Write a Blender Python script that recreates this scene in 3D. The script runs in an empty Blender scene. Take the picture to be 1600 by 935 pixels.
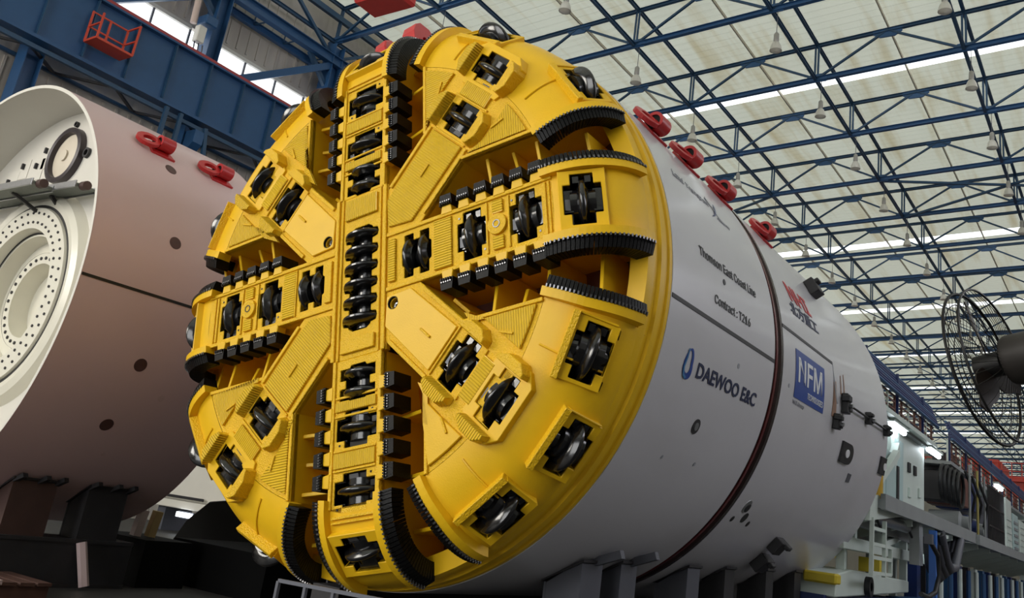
import bpy, bmesh, math, random
from mathutils import Matrix, Vector
from mathutils.geometry import tessellate_polygon
random.seed(7)
PI = math.pi
R_ = math.radians
scene = bpy.context.scene
COL = scene.collection

# ---------------------------------------------------------------- camera
cam_data = bpy.data.cameras.new('camera')
cam = bpy.data.objects.new('camera', cam_data)
COL.objects.link(cam)
cam_data.sensor_fit = 'HORIZONTAL'
cam_data.sensor_width = 36.0
cam_data.lens = 36.0 * 1380.2 / 1600.0
cam_data.shift_x = (800.0 - 850.2) / 1600.0
cam_data.shift_y = -(467.5 - 374.0) / 1600.0
cam_data.clip_start = 0.05
cam_data.clip_end = 600
cam.matrix_world = Matrix(((0.83385, 0.06176, 0.54852, 7.1045),
                           (0.53619, -0.32669, -0.77831, -6.6642),
                           (0.13113, 0.94311, -0.30553, 1.7115),
                           (0, 0, 0, 1)))
scene.camera = cam

# ---------------------------------------------------------------- sky, exposure
world = bpy.data.worlds.new('overcast_sky')
scene.world = world
world.use_nodes = True
wn = world.node_tree
bg = wn.nodes['Background']
bg.inputs[0].default_value = (0.93, 0.97, 1.0, 1)
bg.inputs[1].default_value = 2.2
vs = scene.view_settings
vs.view_transform = 'Standard'
vs.look = 'None'
vs.gamma = 1.0
vs.use_curve_mapping = False
vs.exposure = 0.0
scene.cycles.use_denoising = True
scene.cycles.max_bounces = 8
scene.cycles.diffuse_bounces = 5
scene.cycles.glossy_bounces = 3
scene.cycles.transmission_bounces = 4
scene.cycles.transparent_max_bounces = 8
scene.cycles.sample_clamp_indirect = 6.0

def area_light(name, loc, target, sx, sy, watts, color=(1, 1, 1)):
    d = bpy.data.lights.new(name, 'AREA')
    d.shape = 'RECTANGLE'; d.size = sx; d.size_y = sy
    d.energy = watts; d.color = color
    o = bpy.data.objects.new(name, d)
    COL.objects.link(o)
    o.location = loc
    o.rotation_euler = (Vector(target) - Vector(loc)).to_track_quat('-Z', 'Y').to_euler()
    return o
# unseen area light added before the left wall, brightens the head from left-front
area_light('left_front_fill', (-22.6, -20, 11.5), (0, -2, 5), 22, 9, 7500, (1.0, 0.95, 0.86))
# area light added in the unseen hall door opening, lifts the head's front
area_light('hall_door_fill', (-3, -33.0, 8.5), (-2, 0, 5), 20, 15, 3000, (1.0, 0.97, 0.92))
# unseen area light added by the closed right wall, brightens the drums' right side
area_light('right_side_fill', (26.4, 10, 17.0), (0, 8, 7), 60, 6, 4600, (0.93, 0.92, 1.0))

# ---------------------------------------------------------------- materials
MATS = {}
def mat(name, color, rough=0.5, metal=0.0, var=0.0, vscale=4.0, bump=0.0, bscale=40.0, coat=0.0, emit=None, spec=0.5,
        wave=None, stain=None):
    """procedural paint: colour with soft noise variation, optional noise relief, optional ribs (wave=(axis, scale, strength))"""
    if name in MATS: return MATS[name]
    m = bpy.data.materials.new(name); m.use_nodes = True
    nt = m.node_tree; N = nt.nodes; L = nt.links
    b = N['Principled BSDF']
    b.inputs['Base Color'].default_value = (*color, 1)
    b.inputs['Roughness'].default_value = rough
    b.inputs['Metallic'].default_value = metal
    b.inputs['Specular IOR Level'].default_value = spec
    b.inputs['Coat Weight'].default_value = coat
    b.inputs['Coat Roughness'].default_value = 0.12
    m.diffuse_color = (*color, 1)
    tc = N.new('ShaderNodeTexCoord')
    csock = None
    if var > 0:
        no = N.new('ShaderNodeTexNoise'); no.inputs['Scale'].default_value = vscale
        no.inputs['Detail'].default_value = 5
        L.new(tc.outputs['Object'], no.inputs['Vector'])
        mx = N.new('ShaderNodeMixRGB'); mx.blend_type = 'MIX'
        lo = [max(0, c * (1 - var)) for c in color]; hi = [min(1, c * (1 + var * 0.6)) for c in color]
        mx.inputs[1].default_value = (*lo, 1); mx.inputs[2].default_value = (*hi, 1)
        L.new(no.outputs['Fac'], mx.inputs[0])
        csock = mx.outputs[0]
    if stain:
        scol, samt, svec = stain
        mp = N.new('ShaderNodeMapping'); mp.inputs['Scale'].default_value = svec
        L.new(tc.outputs['Object'], mp.inputs['Vector'])
        n2 = N.new('ShaderNodeTexNoise'); n2.inputs['Scale'].default_value = 1.0; n2.inputs['Detail'].default_value = 6
        L.new(mp.outputs[0], n2.inputs['Vector'])
        rp = N.new('ShaderNodeValToRGB'); rp.color_ramp.elements[0].position = 0.52; rp.color_ramp.elements[1].position = 0.78
        rp.color_ramp.elements[1].color = (samt, samt, samt, 1)
        L.new(n2.outputs['Fac'], rp.inputs[0])
        m2 = N.new('ShaderNodeMixRGB')
        if csock: L.new(csock, m2.inputs[1])
        else: m2.inputs[1].default_value = (*color, 1)
        m2.inputs[2].default_value = (*scol, 1)
        L.new(rp.outputs[0], m2.inputs[0]); csock = m2.outputs[0]
    if csock: L.new(csock, b.inputs['Base Color'])
    nrm = None
    if bump > 0:
        nb = N.new('ShaderNodeTexNoise'); nb.inputs['Scale'].default_value = bscale; nb.inputs['Detail'].default_value = 2
        L.new(tc.outputs['Object'], nb.inputs['Vector'])
        bp = N.new('ShaderNodeBump'); bp.inputs['Strength'].default_value = bump; bp.inputs['Distance'].default_value = 0.02
        L.new(nb.outputs['Fac'], bp.inputs['Height']); nrm = bp.outputs[0]
    if wave:
        ax, sc, st = wave
        wv = N.new('ShaderNodeTexWave'); wv.wave_type = 'BANDS'; wv.bands_direction = ax
        wv.inputs['Scale'].default_value = sc; wv.inputs['Distortion'].default_value = 0.15
        wv.inputs['Detail'].default_value = 1.5; wv.inputs['Detail Scale'].default_value = 2.0
        L.new(tc.outputs['Object'], wv.inputs['Vector'])
        bw = N.new('ShaderNodeBump'); bw.inputs['Strength'].default_value = st; bw.inputs['Distance'].default_value = 0.02
        L.new(wv.outputs['Fac'], bw.inputs['Height'])
        if nrm: L.new(nrm, bw.inputs['Normal'])
        nrm = bw.outputs[0]
    if nrm: L.new(nrm, b.inputs['Normal'])
    if emit:
        b.inputs['Emission Color'].default_value = (*emit[0], 1)
        b.inputs['Emission Strength'].default_value = emit[1]
    MATS[name] = m
    return m

YEL = (0.84, 0.50, 0.010)
M_YEL = mat('yellow_paint', YEL, 0.40, 0, 0.12, 2.5, 0.06, 60, 0.0, spec=.3)
M_YELF = mat('yellow_welded_face', YEL, 0.38, 0, 0.12, 4, 0.7, 60, 0.0, spec=.35)
M_FLX = mat('yellow_ribbed_hardfacing', (0.90, 0.56, 0.02), 0.33, 0, 0.10, 6, 0.15, 90, 0.0, wave=('X', 11.0, 0.8))
M_FLY = mat('yellow_ribbed_hardfacing_cross', (0.90, 0.56, 0.02), 0.33, 0, 0.10, 6, 0.15, 90, 0.0, wave=('Y', 11.0, 0.8))
M_BLK = mat('black_gloss_steel', (0.006, 0.006, 0.007), 0.18, 0.0, 0, 1, 0.04, 30, 0.4)
M_TUB = mat('black_housing', (0.003, 0.003, 0.003), 0.5, spec=.2)
M_CLP = mat('dull_clamp_steel', (0.18, 0.18, 0.19), 0.35, 0.6)
M_RUB = mat('black_tooth_steel', (0.004, 0.0038, 0.004), 0.45, 0, 0.3, 30, 0.2, 80, spec=.2)
M_PIN = mat('bare_carbide', (0.16, 0.16, 0.17), 0.28, 0.8)
M_STEEL = mat('bare_steel', (0.45, 0.46, 0.48), 0.3, 0.9, 0.2, 12)
M_WHT = mat('white_shield_paint', (0.64, 0.635, 0.68), 0.27, 0, 0.06, 0.7, 0.015, 6, 0.4, stain=((0.44, 0.42, 0.43), 0.35, (0.9, 0.35, 0.9)))
M_PNK = mat('pale_pink_shield_skin', (0.70, 0.50, 0.50), 0.42, 0, 0.07, 0.5, 0.02, 8, 0.1, stain=((0.55, 0.38, 0.36), 0.35, (0.7, 0.5, 0.5)))  # pale pink with random darker blotches over the second drum
M_CRM = mat('cream_white_paint', (0.74, 0.71, 0.64), 0.4, 0, 0.06, 2)
M_RED = mat('red_lug_paint', (0.52, 0.022, 0.025), 0.35, 0, 0.15, 6)
M_BRN = mat('red_oxide_bulkhead', (0.16, 0.055, 0.04), 0.6, 0, 0.4, 3)
M_BND = mat('dark_sealing_band', (0.055, 0.035, 0.035), 0.25, 0.6, 0.5, 3, 0.1, 20)
M_BLU = mat('blue_steel_paint', (0.022, 0.085, 0.21), 0.42, 0, 0.12, 3)
M_BLUD = mat('dark_blue_truss_paint', (0.020, 0.065, 0.135), 0.45, 0, 0.15, 3)
M_INK = mat('black_lettering', (0.012, 0.012, 0.014), 0.5)
M_NAVY = mat('navy_lettering', (0.012, 0.02, 0.07), 0.5)
M_GREYI = mat('grey_lettering', (0.30, 0.31, 0.35), 0.5)
M_REDI = mat('red_lettering', (0.55, 0.03, 0.035), 0.5)
M_BLUI = mat('blue_signboard', (0.012, 0.055, 0.30), 0.4, 0, 0.1, 3)
M_WHTI = mat('white_lettering', (0.75, 0.76, 0.78), 0.5)
M_LBLU = mat('light_blue_swirl', (0.05, 0.20, 0.42), 0.4)
M_DKST = mat('dark_support_steel', (0.035, 0.034, 0.038), 0.5, 0.2, 0.4, 3, 0.1, 15)
M_GRST = mat('grey_support_steel', (0.11, 0.115, 0.14), 0.45, 0.2, 0.2, 3)
M_RUST = mat('rusty_brown_steel', (0.075, 0.040, 0.034), 0.6, 0.1, 0.4, 3, 0.15, 12)

# ---------------------------------------------------------------- mesh helpers
class MB:
    """collects pieces of one part into one mesh"""
    def __init__(s): s.v = []; s.f = []; s.M = Matrix.Identity(4)
    def at(s, M): s.M = M; return s
    def add(s, vs, fs):
        n = len(s.v)
        s.v += [tuple(s.M @ Vector(p)) for p in vs]
        s.f += [tuple(i + n for i in f) for f in fs]
        return s
    def box(s, x0, x1, y0, y1, z0, z1):
        return s.add([(x0, y0, z0), (x1, y0, z0), (x1, y1, z0), (x0, y1, z0), (x0, y0, z1), (x1, y0, z1), (x1, y1, z1), (x0, y1, z1)],
                     [(3, 2, 1, 0), (4, 5, 6, 7), (0, 1, 5, 4), (1, 2, 6, 5), (2, 3, 7, 6), (3, 0, 4, 7)])
    def bar(s, p, q, w, h=None, up=(0, 0, 1)):
        """rectangular bar from p to q, width w, height h"""
        h = h or w
        p = Vector(p); q = Vector(q); d = (q - p).normalized(); u = Vector(up)
        if abs(d.dot(u)) > 0.98: u = Vector((1, 0, 0)) if abs(d.x) < 0.9 else Vector((0, 1, 0))
        a = d.cross(u).normalized(); b = a.cross(d).normalized()
        vs = []
        for c in (p, q):
            for i, j in ((-1, -1), (1, -1), (1, 1), (-1, 1)): vs.append(c + a * (i * w / 2) + b * (j * h / 2))
        return s.add(vs, [(0, 1, 2, 3), (7, 6, 5, 4), (4, 5, 1, 0), (5, 6, 2, 1), (6, 7, 3, 2), (7, 4, 0, 3)])
    def plate(s, loops, z0, z1):
        """flat polygon (outer loop first, then holes) extruded z0..z1"""
        loops = [[(p[0], p[1]) for p in l] for l in loops]
        def area(l): return sum(l[i - 1][0] * l[i][1] - l[i][0] * l[i - 1][1] for i in range(len(l)))
        loops = [l if (area(l) > 0) == (k == 0) else l[::-1] for k, l in enumerate(loops)]
        flat = [p for l in loops for p in l]; n = len(flat)
        tris = tessellate_polygon([[Vector((p[0], p[1], 0)) for p in l] for l in loops])
        fs = []
        for a, b, c in tris:
            A, B, C = flat[a], flat[b], flat[c]
            cr = (B[0] - A[0]) * (C[1] - A[1]) - (C[0] - A[0]) * (B[1] - A[1])
            if cr < 0: a, c = c, a
            fs.append((a + n, b + n, c + n)); fs.append((c, b, a))
        i0 = 0
        for l in loops:
            m = len(l)
            for i in range(m):
                j = (i + 1) % m
                fs.append((i0 + i, i0 + j, i0 + j + n, i0 + i + n))
            i0 += m
        return s.add([(p[0], p[1], z0) for p in flat] + [(p[0], p[1], z1) for p in flat], fs)
    def lathe(s, prof, n=24, axis='X', a0=0.0, a1=2 * PI):
        """prof = [(along, radius)], revolved about axis"""
        full = abs(a1 - a0 - 2 * PI) < 1e-6
        k = n if full else n + 1
        vs = []
        for i in range(k):
            a = a0 + (a1 - a0) * i / n; c, d = math.cos(a), math.sin(a)
            for h, r in prof:
                vs.append((h, r * c, r * d) if axis == 'X' else (r * c, h, r * d) if axis == 'Y' else (r * c, r * d, h))
        m = len(prof); fs = []
        for i in range(n):
            j = (i + 1) % k
            for q in range(m - 1):
                f = (i * m + q, i * m + q + 1, j * m + q + 1, j * m + q)
                fs.append(f[::-1] if axis in 'X' else f if axis == 'Y' else f[::-1])
        return s.add(vs, fs)
    def tube(s, pts, r, n=8, closed=False):
        pts = [Vector(p) for p in pts]; m = len(pts); vs = []; fs = []
        up = Vector((0, 0, 1)); prev = None
        for i, p in enumerate(pts):
            a = pts[i - 1] if (i > 0 or closed) else p
            b = pts[(i + 1) % m] if (i < m - 1 or closed) else p
            d = (b - a).normalized()
            if prev is None:
                u = up if abs(d.dot(up)) < 0.95 else Vector((1, 0, 0))
                x = d.cross(u).normalized()
            else:
                x = (prev - d * prev.dot(d)).normalized()
            prev = x; y = d.cross(x)
            for k in range(n):
                t = 2 * PI * k / n; vs.append(p + x * (r * math.cos(t)) + y * (r * math.sin(t)))
        for i in range(m if closed else m - 1):
            j = (i + 1) % m
            for k in range(n):
                l = (k + 1) % n
                fs.append((i * n + k, i * n + l, j * n + l, j * n + k))
        if not closed:
            fs.append(tuple(range(n))[::-1]); fs.append(tuple((m - 1) * n + k for k in range(n)))
        return s.add(vs, fs)
    def cyl(s, p, q, r, n=16): return s.tube([p, q], r, n)
    def grid(s, rows, thick=None):
        """rows of points (all same length) -> quad sheet"""
        m = len(rows[0]); vs = [p for r in rows for p in r]; fs = []
        for i in range(len(rows) - 1):
            for j in range(m - 1):
                fs.append((i * m + j, i * m + j + 1, (i + 1) * m + j + 1, (i + 1) * m + j))
        return s.add(vs, fs)
    def mesh(s, name, smooth=None):
        me = bpy.data.meshes.new(name)
        me.from_pydata(s.v, [], s.f); me.update()
        if smooth is not None:
            me.polygons.foreach_set('use_smooth', [True] * len(me.polygons))
            try: me.set_sharp_from_angle(angle=R_(smooth))
            except Exception: pass
        return me

def link(name, me, m, parent=None, M=None, bevel=0.0):
    o = bpy.data.objects.new(name, me)
    if not me.materials: me.materials.append(m)
    COL.objects.link(o)
    if parent: o.parent = parent
    if M is not None: o.matrix_local = M
    if bevel:
        b = o.modifiers.new('bevel', 'BEVEL'); b.width = bevel; b.segments = 1; b.limit_method = 'ANGLE'; b.angle_limit = R_(40)
    return o
def build(name, mb, m, parent=None, M=None, smooth=None, bevel=0.0):
    return link(name, mb.mesh(name, smooth), m, parent, M, bevel)
def tag(o, label=None, cat=None, group=None, kind=None):
    if label: o['label'] = label
    if cat: o['category'] = cat
    if group: o['group'] = group
    if kind: o['kind'] = kind
    return o
def thing(name, label, cat, loc=(0, 0, 0), rot=(0, 0, 0), group=None, kind=None):
    o = bpy.data.objects.new(name, None); COL.objects.link(o)
    o.location = loc; o.rotation_euler = rot; o.empty_display_size = 0.2
    return tag(o, label, cat, group, kind)
def dup(root, parent=None):
    c = root.copy(); COL.objects.link(c)
    if parent is not None: c.parent = parent
    for ch in list(root.children):
        d = dup(ch, c)
    return c
def struct(name, mb, m, parent=None, smooth=None):
    o = build(name, mb, m, parent, smooth=smooth)
    if parent is None: o['kind'] = 'structure'
    return o
def T(x, y, z): return Matrix.Translation((x, y, z))
ORD = ['first', 'second', 'third', 'fourth', 'fifth', 'sixth', 'seventh', 'eighth', 'ninth', 'tenth', 'eleventh', 'twelfth',
       'thirteenth', 'fourteenth', 'fifteenth', 'sixteenth', 'seventeenth', 'eighteenth', 'nineteenth', 'twentieth']
# ================================================================ HALL
WX = -23.3                         # left wall skin
HY0, HY1 = -34.0, 305.0            # hall length
RX = 27.0                          # right wall skin
TY = [4.94 + 6.0 * k for k in range(50)]        # roof trusses
TYB = [4.94 - 6.0 * k for k in range(1, 7)]     # trusses behind the photographer
TX = [-22.7 + 6.17 * k for k in range(9)]       # panel points across
def zlow(x): return 22.2 + .055 * (x + 9.7)
TD = 1.75                          # truss depth
def zroof(x): return zlow(x) + TD + .42

M_FLR = mat('grey_concrete_floor', (.055, .052, .05), .55, 0, .25, .4, .05, 6)  # base colour darkened to take in the shade lying on the floor
M_WALL = mat('grey_beige_cladding', (.50, .455, .40), .6, 0, .12, .35, wave=('Y', .9, .5))
M_OPEN = mat('dull_wall_paint', (.38, .37, .35), .7, 0, .1, .3)
def translucent_mat(name, color, fac, rib=True, stain=False):
    m = bpy.data.materials.new(name); m.use_nodes = True
    nt = m.node_tree; N = nt.nodes; L = nt.links
    N.remove(N['Principled BSDF'])
    out = N['Material Output']
    df = N.new('ShaderNodeBsdfDiffuse'); tr = N.new('ShaderNodeBsdfTranslucent'); mx = N.new('ShaderNodeMixShader')
    mx.inputs[0].default_value = fac
    tc = N.new('ShaderNodeTexCoord')
    csock = None
    if stain:
        mp = N.new('ShaderNodeMapping'); mp.inputs['Scale'].default_value = (1.3, .10, 1)
        L.new(tc.outputs['Object'], mp.inputs['Vector'])
        no = N.new('ShaderNodeTexNoise'); no.inputs['Scale'].default_value = 1.0; no.inputs['Detail'].default_value = 6
        L.new(mp.outputs[0], no.inputs['Vector'])
        rp = N.new('ShaderNodeValToRGB'); rp.color_ramp.elements[0].position = .50; rp.color_ramp.elements[1].position = .75
        rp.color_ramp.elements[0].color = (*color, 1); rp.color_ramp.elements[1].color = (color[0] * .78, color[1] * .68, color[2] * .52, 1)
        L.new(no.outputs['Fac'], rp.inputs[0]); csock = rp.outputs[0]
    for b in (df, tr):
        b.inputs['Color'].default_value = (*color, 1)
        if csock: L.new(csock, b.inputs['Color'])
    if rib:
        wv = N.new('ShaderNodeTexWave'); wv.bands_direction = 'Y'; wv.inputs['Scale'].default_value = .62
        L.new(tc.outputs['Object'], wv.inputs['Vector'])
        rr = N.new('ShaderNodeValToRGB'); rr.color_ramp.elements[0].position = .0; rr.color_ramp.elements[1].position = .22
        L.new(wv.outputs['Fac'], rr.inputs[0])
        bp = N.new('ShaderNodeBump'); bp.inputs['Strength'].default_value = .8; bp.inputs['Distance'].default_value = .08
        L.new(rr.outputs[0], bp.inputs['Height'])
        L.new(bp.outputs[0], df.inputs['Normal'])
    L.new(df.outputs[0], mx.inputs[1]); L.new(tr.outputs[0], mx.inputs[2]); L.new(mx.outputs[0], out.inputs[0])
    return m
M_ROOF = translucent_mat('pale_translucent_roof_sheet', (.74, .75, .62), .26, True, True)
M_SKYL = translucent_mat('clear_skylight_sheet', (.95, .95, .92), .85, False)
M_PANE = translucent_mat('frosted_window_pane', (.98, .98, .98), .92, False)

# floor and shell
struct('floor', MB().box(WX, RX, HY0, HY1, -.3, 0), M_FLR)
wall = struct('wall_left', MB().box(WX - .25, WX, HY0, HY1, 0, 16.1).box(WX - .25, WX, HY0, HY1, 18.55, zroof(WX) + .1), M_WALL)
# rolled ribs of the wall cladding nearest the camera
rib_me = MB().box(0, .05, -.04, .04, 0.0, 14.0).mesh('cladding_rib'); rib_me.materials.append(M_WALL)
rib_hi = MB().box(0, .05, -.04, .04, 0.0, 3.0).mesh('cladding_rib_upper'); rib_hi.materials.append(M_WALL)
for i in range(44):
    link('cladding_rib', rib_me, M_WALL, wall, T(WX, 3.5 + .5 * i, 0))
for i in range(30):
    link('cladding_rib', rib_hi, M_WALL, wall, T(WX, 9.5 + .5 * i, 18.75))
struct('wall_right', MB().box(RX, RX + .3, HY0, HY1, 0, 26), M_OPEN)
struct('wall_back', MB().box(WX, RX, HY1, HY1 + .3, 0, 27), M_OPEN)
struct('wall_front', MB().box(WX, -13, HY0 - .3, HY0, 0, 27).box(9, RX, HY0 - .3, HY0, 0, 27).box(-13, 9, HY0 - .3, HY0, 18, 27), M_OPEN)

# windows: a long band of panes with mullions
for n, (y0, y1) in enumerate(((-1.0, 4.4), (5.5, 10.4), (11.5, 16.4), (17.5, 22.4), (23.5, 28.4), (29.5, 40.0), (40.0, 60.0), (-34, -1.0))):
    w = struct('window_%d' % (n + 1), MB().box(WX - .12, WX - .04, y0, y1, 16.05, 16.15).box(WX - .12, WX + .03, y0, y1, 18.45, 18.6), M_CRM)
    k = max(1, round((y1 - y0) / 1.5)); dy = (y1 - y0) / k
    for i in range(k):
        build('pane', MB().box(WX - .10, WX - .085, y0 + i * dy + .03, y0 + (i + 1) * dy - .03, 16.15, 18.45), M_PANE, w)
    for i in range(k + 1):
        build('mullion', MB().box(WX - .12, WX - .02, y0 + i * dy - .035, y0 + i * dy + .035, 16.1, 18.5), M_GRST, w)
    build('transom', MB().box(WX - .11, WX - .05, y0, y1, 17.28, 17.33), M_GRST, w)

# roof: one sheet per bay, clear strips at some bays
ceil = bpy.data.objects.new('ceiling', None); COL.objects.link(ceil); ceil['kind'] = 'structure'
def sheet_mb(y0, y1, up=0.0):
    return MB().add([(WX - .3, y0, zroof(WX) + up), (RX, y0, zroof(RX) + up), (RX, y1, zroof(RX) + up), (WX - .3, y1, zroof(WX) + up)], [(0, 1, 2, 3)])
sky_at = {2: -2.5, 5: -2.1, 9: -1.5}
for k_ in range(12, 50, 3): sky_at[k_] = -2.2
ys = sorted(TYB) + TY
edges_y = [HY0] + ys[1:] + [HY1]
prev = HY0
for i, y in enumerate(ys + [HY1]):
    y1 = y
    k = TY.index(y) if y in TY else None
    if k in sky_at or (k is None and i % 3 == 1):
        a = y1 + sky_at.get(k, -2.2)
        build('roof_sheet', sheet_mb(prev, a - .55), M_ROOF, ceil)
        n = 14
        for q in range(n):
            x0 = WX + (RX - WX) * q / n; x1 = WX + (RX - WX) * (q + 1) / n - .10
            build('skylight_pane', MB().add([(x0, a - .5, zroof(x0) - .01), (x1, a - .5, zroof(x1) - .01), (x1, a + .5, zroof(x1) - .01), (x0, a + .5, zroof(x0) - .01)], [(0, 1, 2, 3)]), M_SKYL, ceil)
        build('roof_sheet', sheet_mb(a + .55, y1), M_ROOF, ceil)
    else:
        build('roof_sheet', sheet_mb(prev, y1), M_ROOF, ceil)
    prev = y1

# purlins along the hall: one deep pair at each panel point (upper and lower), lighter ones between
def ibeam(mb, p, q, h, w, t=.02):
    p = Vector(p); q = Vector(q)
    mb.bar(p + Vector((0, 0, h / 2)), q + Vector((0, 0, h / 2)), w, t).bar(p - Vector((0, 0, h / 2)), q - Vector((0, 0, h / 2)), w, t).bar(p, q, t, h)
    return mb
for k, x in enumerate(TX):
    for up in (0, 1):
        z = zlow(x) + (TD + .05 if up else -.02)
        o = build('tie_beam', ibeam(MB(), (x, -30, z), (x, 300, z), .15, .13), M_BLUD)
        tag(o, 'long dark blue %s tie beam along the hall, %s line from the left wall' % ('upper' if up else 'lower', ORD[k]), 'beam', 'beams running along the roof')
for k in range(len(TX) - 1):
    x = (TX[k] + TX[k + 1]) / 2; z = zlow(x) + TD + .26
    o = build('purlin', MB().bar((x, -30, z), (x, 300, z), .06, .14), mat('pale_purlin', (.52, .47, .36), .6, 0, .2, .3))
    tag(o, 'pale roof purlin between the %s and %s tie beam lines from the left wall' % (ORD[k], ORD[k + 1]), 'beam', 'purlins under the roof sheets')

# trusses across the hall
x0, x1 = TX[0], TX[-1]
me_low = ibeam(MB(), (x0, 0, zlow(x0)), (x1, 0, zlow(x1)), .19, .20).mesh('lower_chord')
me_up = ibeam(MB(), (x0, 0, zlow(x0) + TD), (x1, 0, zlow(x1) + TD), .14, .15).mesh('upper_chord')
me_post = MB().bar((-.07, 0, 0), (-.07, 0, TD), .04, .09).bar((.07, 0, 0), (.07, 0, TD), .04, .09).mesh('post')
def diag_me(dx):
    return MB().bar((0, 0, .02), (dx, 0, TD + .055 * dx), .10, .09).mesh('diagonal')
me_dr, me_dl = diag_me(6.17 / 2), diag_me(-6.17 / 2)
me_gus = MB().at(Matrix.Rotation(PI / 2, 4, 'X')).plate([[(-.45, -.14), (.45, -.14), (.52, .05), (.25, .26), (-.25, .26), (-.52, .05)]], -.03, .03).mesh('gusset_plate')
me_gup = MB().at(Matrix.Rotation(PI / 2, 4, 'X')).plate([[(-.62, .12), (.62, .12), (.62, -.10), (.32, -.30), (-.32, -.30), (-.62, -.10)]], -.03, .03).mesh('gusset_plate_upper')
for m_ in (me_low, me_post, me_gus, me_up, me_dr, me_dl, me_gup): m_.materials.append(M_BLU if m_ in (me_low, me_gus, me_gup) else M_BLUD)
fw = MB()
for i_, x_ in enumerate(TX[:7]):
    fw.bar((x_, 0, zlow(x_)), (x_, 0, zlow(x_) + TD), .12, .08)
    fw.bar((x_, 0, zlow(x_)), (x_ + 3.085, 0, zlow(x_ + 3.085) + TD), .10, .08)
    if i_: fw.bar((x_, 0, zlow(x_)), (x_ - 3.085, 0, zlow(x_ - 3.085) + TD), .10, .08)
me_far = fw.mesh('web_members'); me_far.materials.append(M_BLUD)
def truss(y, label, full=True, group='roof trusses across the hall'):
    t = thing('roof_truss', label, 'truss', (0, y, 0), group=group)
    link('lower_chord', me_low, M_BLU, t); link('upper_chord', me_up, M_BLUD, t)
    for i, x in enumerate(TX[:7]):
        link('post', me_post, M_BLUD, t, T(x, 0, zlow(x)))
        link('gusset_plate', me_gus, M_BLU, t, T(x, 0, zlow(x)))
        if i < 8: link('diagonal', me_dr, M_BLUD, t, T(x, 0, zlow(x)))
        if i > 0: link('diagonal', me_dl, M_BLUD, t, T(x, 0, zlow(x)))
        if i < 7 and full:
            xm = x + 6.17 / 2
            link('gusset_plate', me_gup, M_BLU, t, T(xm, 0, zlow(xm) + TD - .05))
    return t
for k, y in enumerate(TY):
    if k < 1: continue
    n = k - 1
    if n < 16: truss(y, 'blue steel roof truss, %s one back from the front of the view' % ORD[n], k < 12)
    else:
        t = thing('roof_truss', 'distant blue steel roof truss among those far down the hall', 'truss', (0, y, 0), group='distant roof trusses')
        link('lower_chord', me_low, M_BLU, t); link('upper_chord', me_up, M_BLUD, t); link('web_members', me_far, M_BLUD, t)
truss(TY[0], 'blue steel roof truss above the photographer')
# X bracing between the sixth and seventh truss
for (xa, xb, ya, yb) in ((TX[0], TX[2], TY[6], TY[7]), (TX[2], TX[0], TY[6], TY[7]), (TX[3], TX[5], TY[6], TY[7]), (TX[5], TX[3], TY[6], TY[7])):
    o = build('roof_brace', MB().bar((xa, ya, zlow(xa) - .1), (xb, yb, zlow(xb) - .1), .12, .12), M_BLUD)
    tag(o, 'dark blue diagonal roof brace crossing the %s bay from %s' % ('left' if min(xa, xb) < -15 else 'middle', 'left to right' if xb > xa else 'right to left'), 'brace', 'diagonal roof braces')

# columns on the left wall
for k in range(0, 9):
    y = TY[k]
    if k > 4: continue
    c = thing('steel_column', 'blue steel column on the left wall, %s from the left edge' % ORD[k], 'column', (-22.6, y, 0), group='columns on the left wall')
    mb = MB()
    mb.box(-.35, .35, -.28, -.25, 0, 21.2).box(-.35, .35, .25, .28, 0, 21.2).box(-.03, .03, -.25, .25, 0, 21.2)
    build('shaft', mb, M_BLU, c)
    if k: build('bracket', MB().plate([[(.0, 12.6), (.95, 13.5), (.95, 14.0), (.0, 14.0)]], -.2, .2), M_BLU, c, Matrix(((1, 0, 0, 0), (0, 0, -1, 0), (0, 1, 0, 0), (0, 0, 0, 1))))
    if k in (1, 2):
        for j, (a, b) in enumerate((((.9, -.9, 12.9), (.9, -.9, 14.3)), ((.9, -1.5, 12.9), (.9, -1.5, 14.3)), ((.9, -1.6, 12.9), (.9, .0, 12.9)), ((.9, .2, 14.2), (.9, .55, 12.3)))):
            build('bracket_bar', MB().bar(a, b, .14, .14), M_BLUD, c)
    # eave brace up to the next column
    if k < 4:
        build('brace', MB().bar((.1, .1, 16.2), (.1, 5.8, 20.1), .32, .30), M_BLU, c)
        build('brace', MB().bar((.05, -.1, 19.0), (.05, -1.4, 20.2), .18, .18), M_BLUD, c)
for x, z, h, nm in ((-22.35, 20.35, .42, 'inner'), (-22.95, 20.0, .28, 'outer')):
    o = build('eave_beam', ibeam(MB(), (x, -30, z), (x, 120, z), h, .34 if h > .3 else .22, .03), M_BLU)
    tag(o, 'blue eave beam along the top of the left wall, %s of the pair' % nm, 'beam', 'eave beams')
ln = thing('eave_lacing', 'zigzag lacing bars between the two blue eave beams', 'lacing', (0, 0, 0))
for i in range(26):
    y = 2 + .8 * i
    build('lacing_bar', MB().bar((-22.35, y, 20.3), (-22.95, y + (.4 if i % 2 else -.4), 20.0), .05, .05), M_BLUD, ln)
# K frame above the eave beams at the second column
o = thing('wall_truss', 'dark blue lattice above the eave beam at the left wall', 'truss', (-22.6, 0, 0))
build('top_beam', MB().bar((0, 0, 22.6), (0, 60, 22.6), .2, .26), M_BLUD, o)
for i in range(8):
    build('diagonal', MB().bar((0, 4.94 + 3 * i, 20.5 if i % 2 == 0 else 22.5), (0, 4.94 + 3 * (i + 1), 22.5 if i % 2 == 0 else 20.5), .14, .14), M_BLUD, o)

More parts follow.
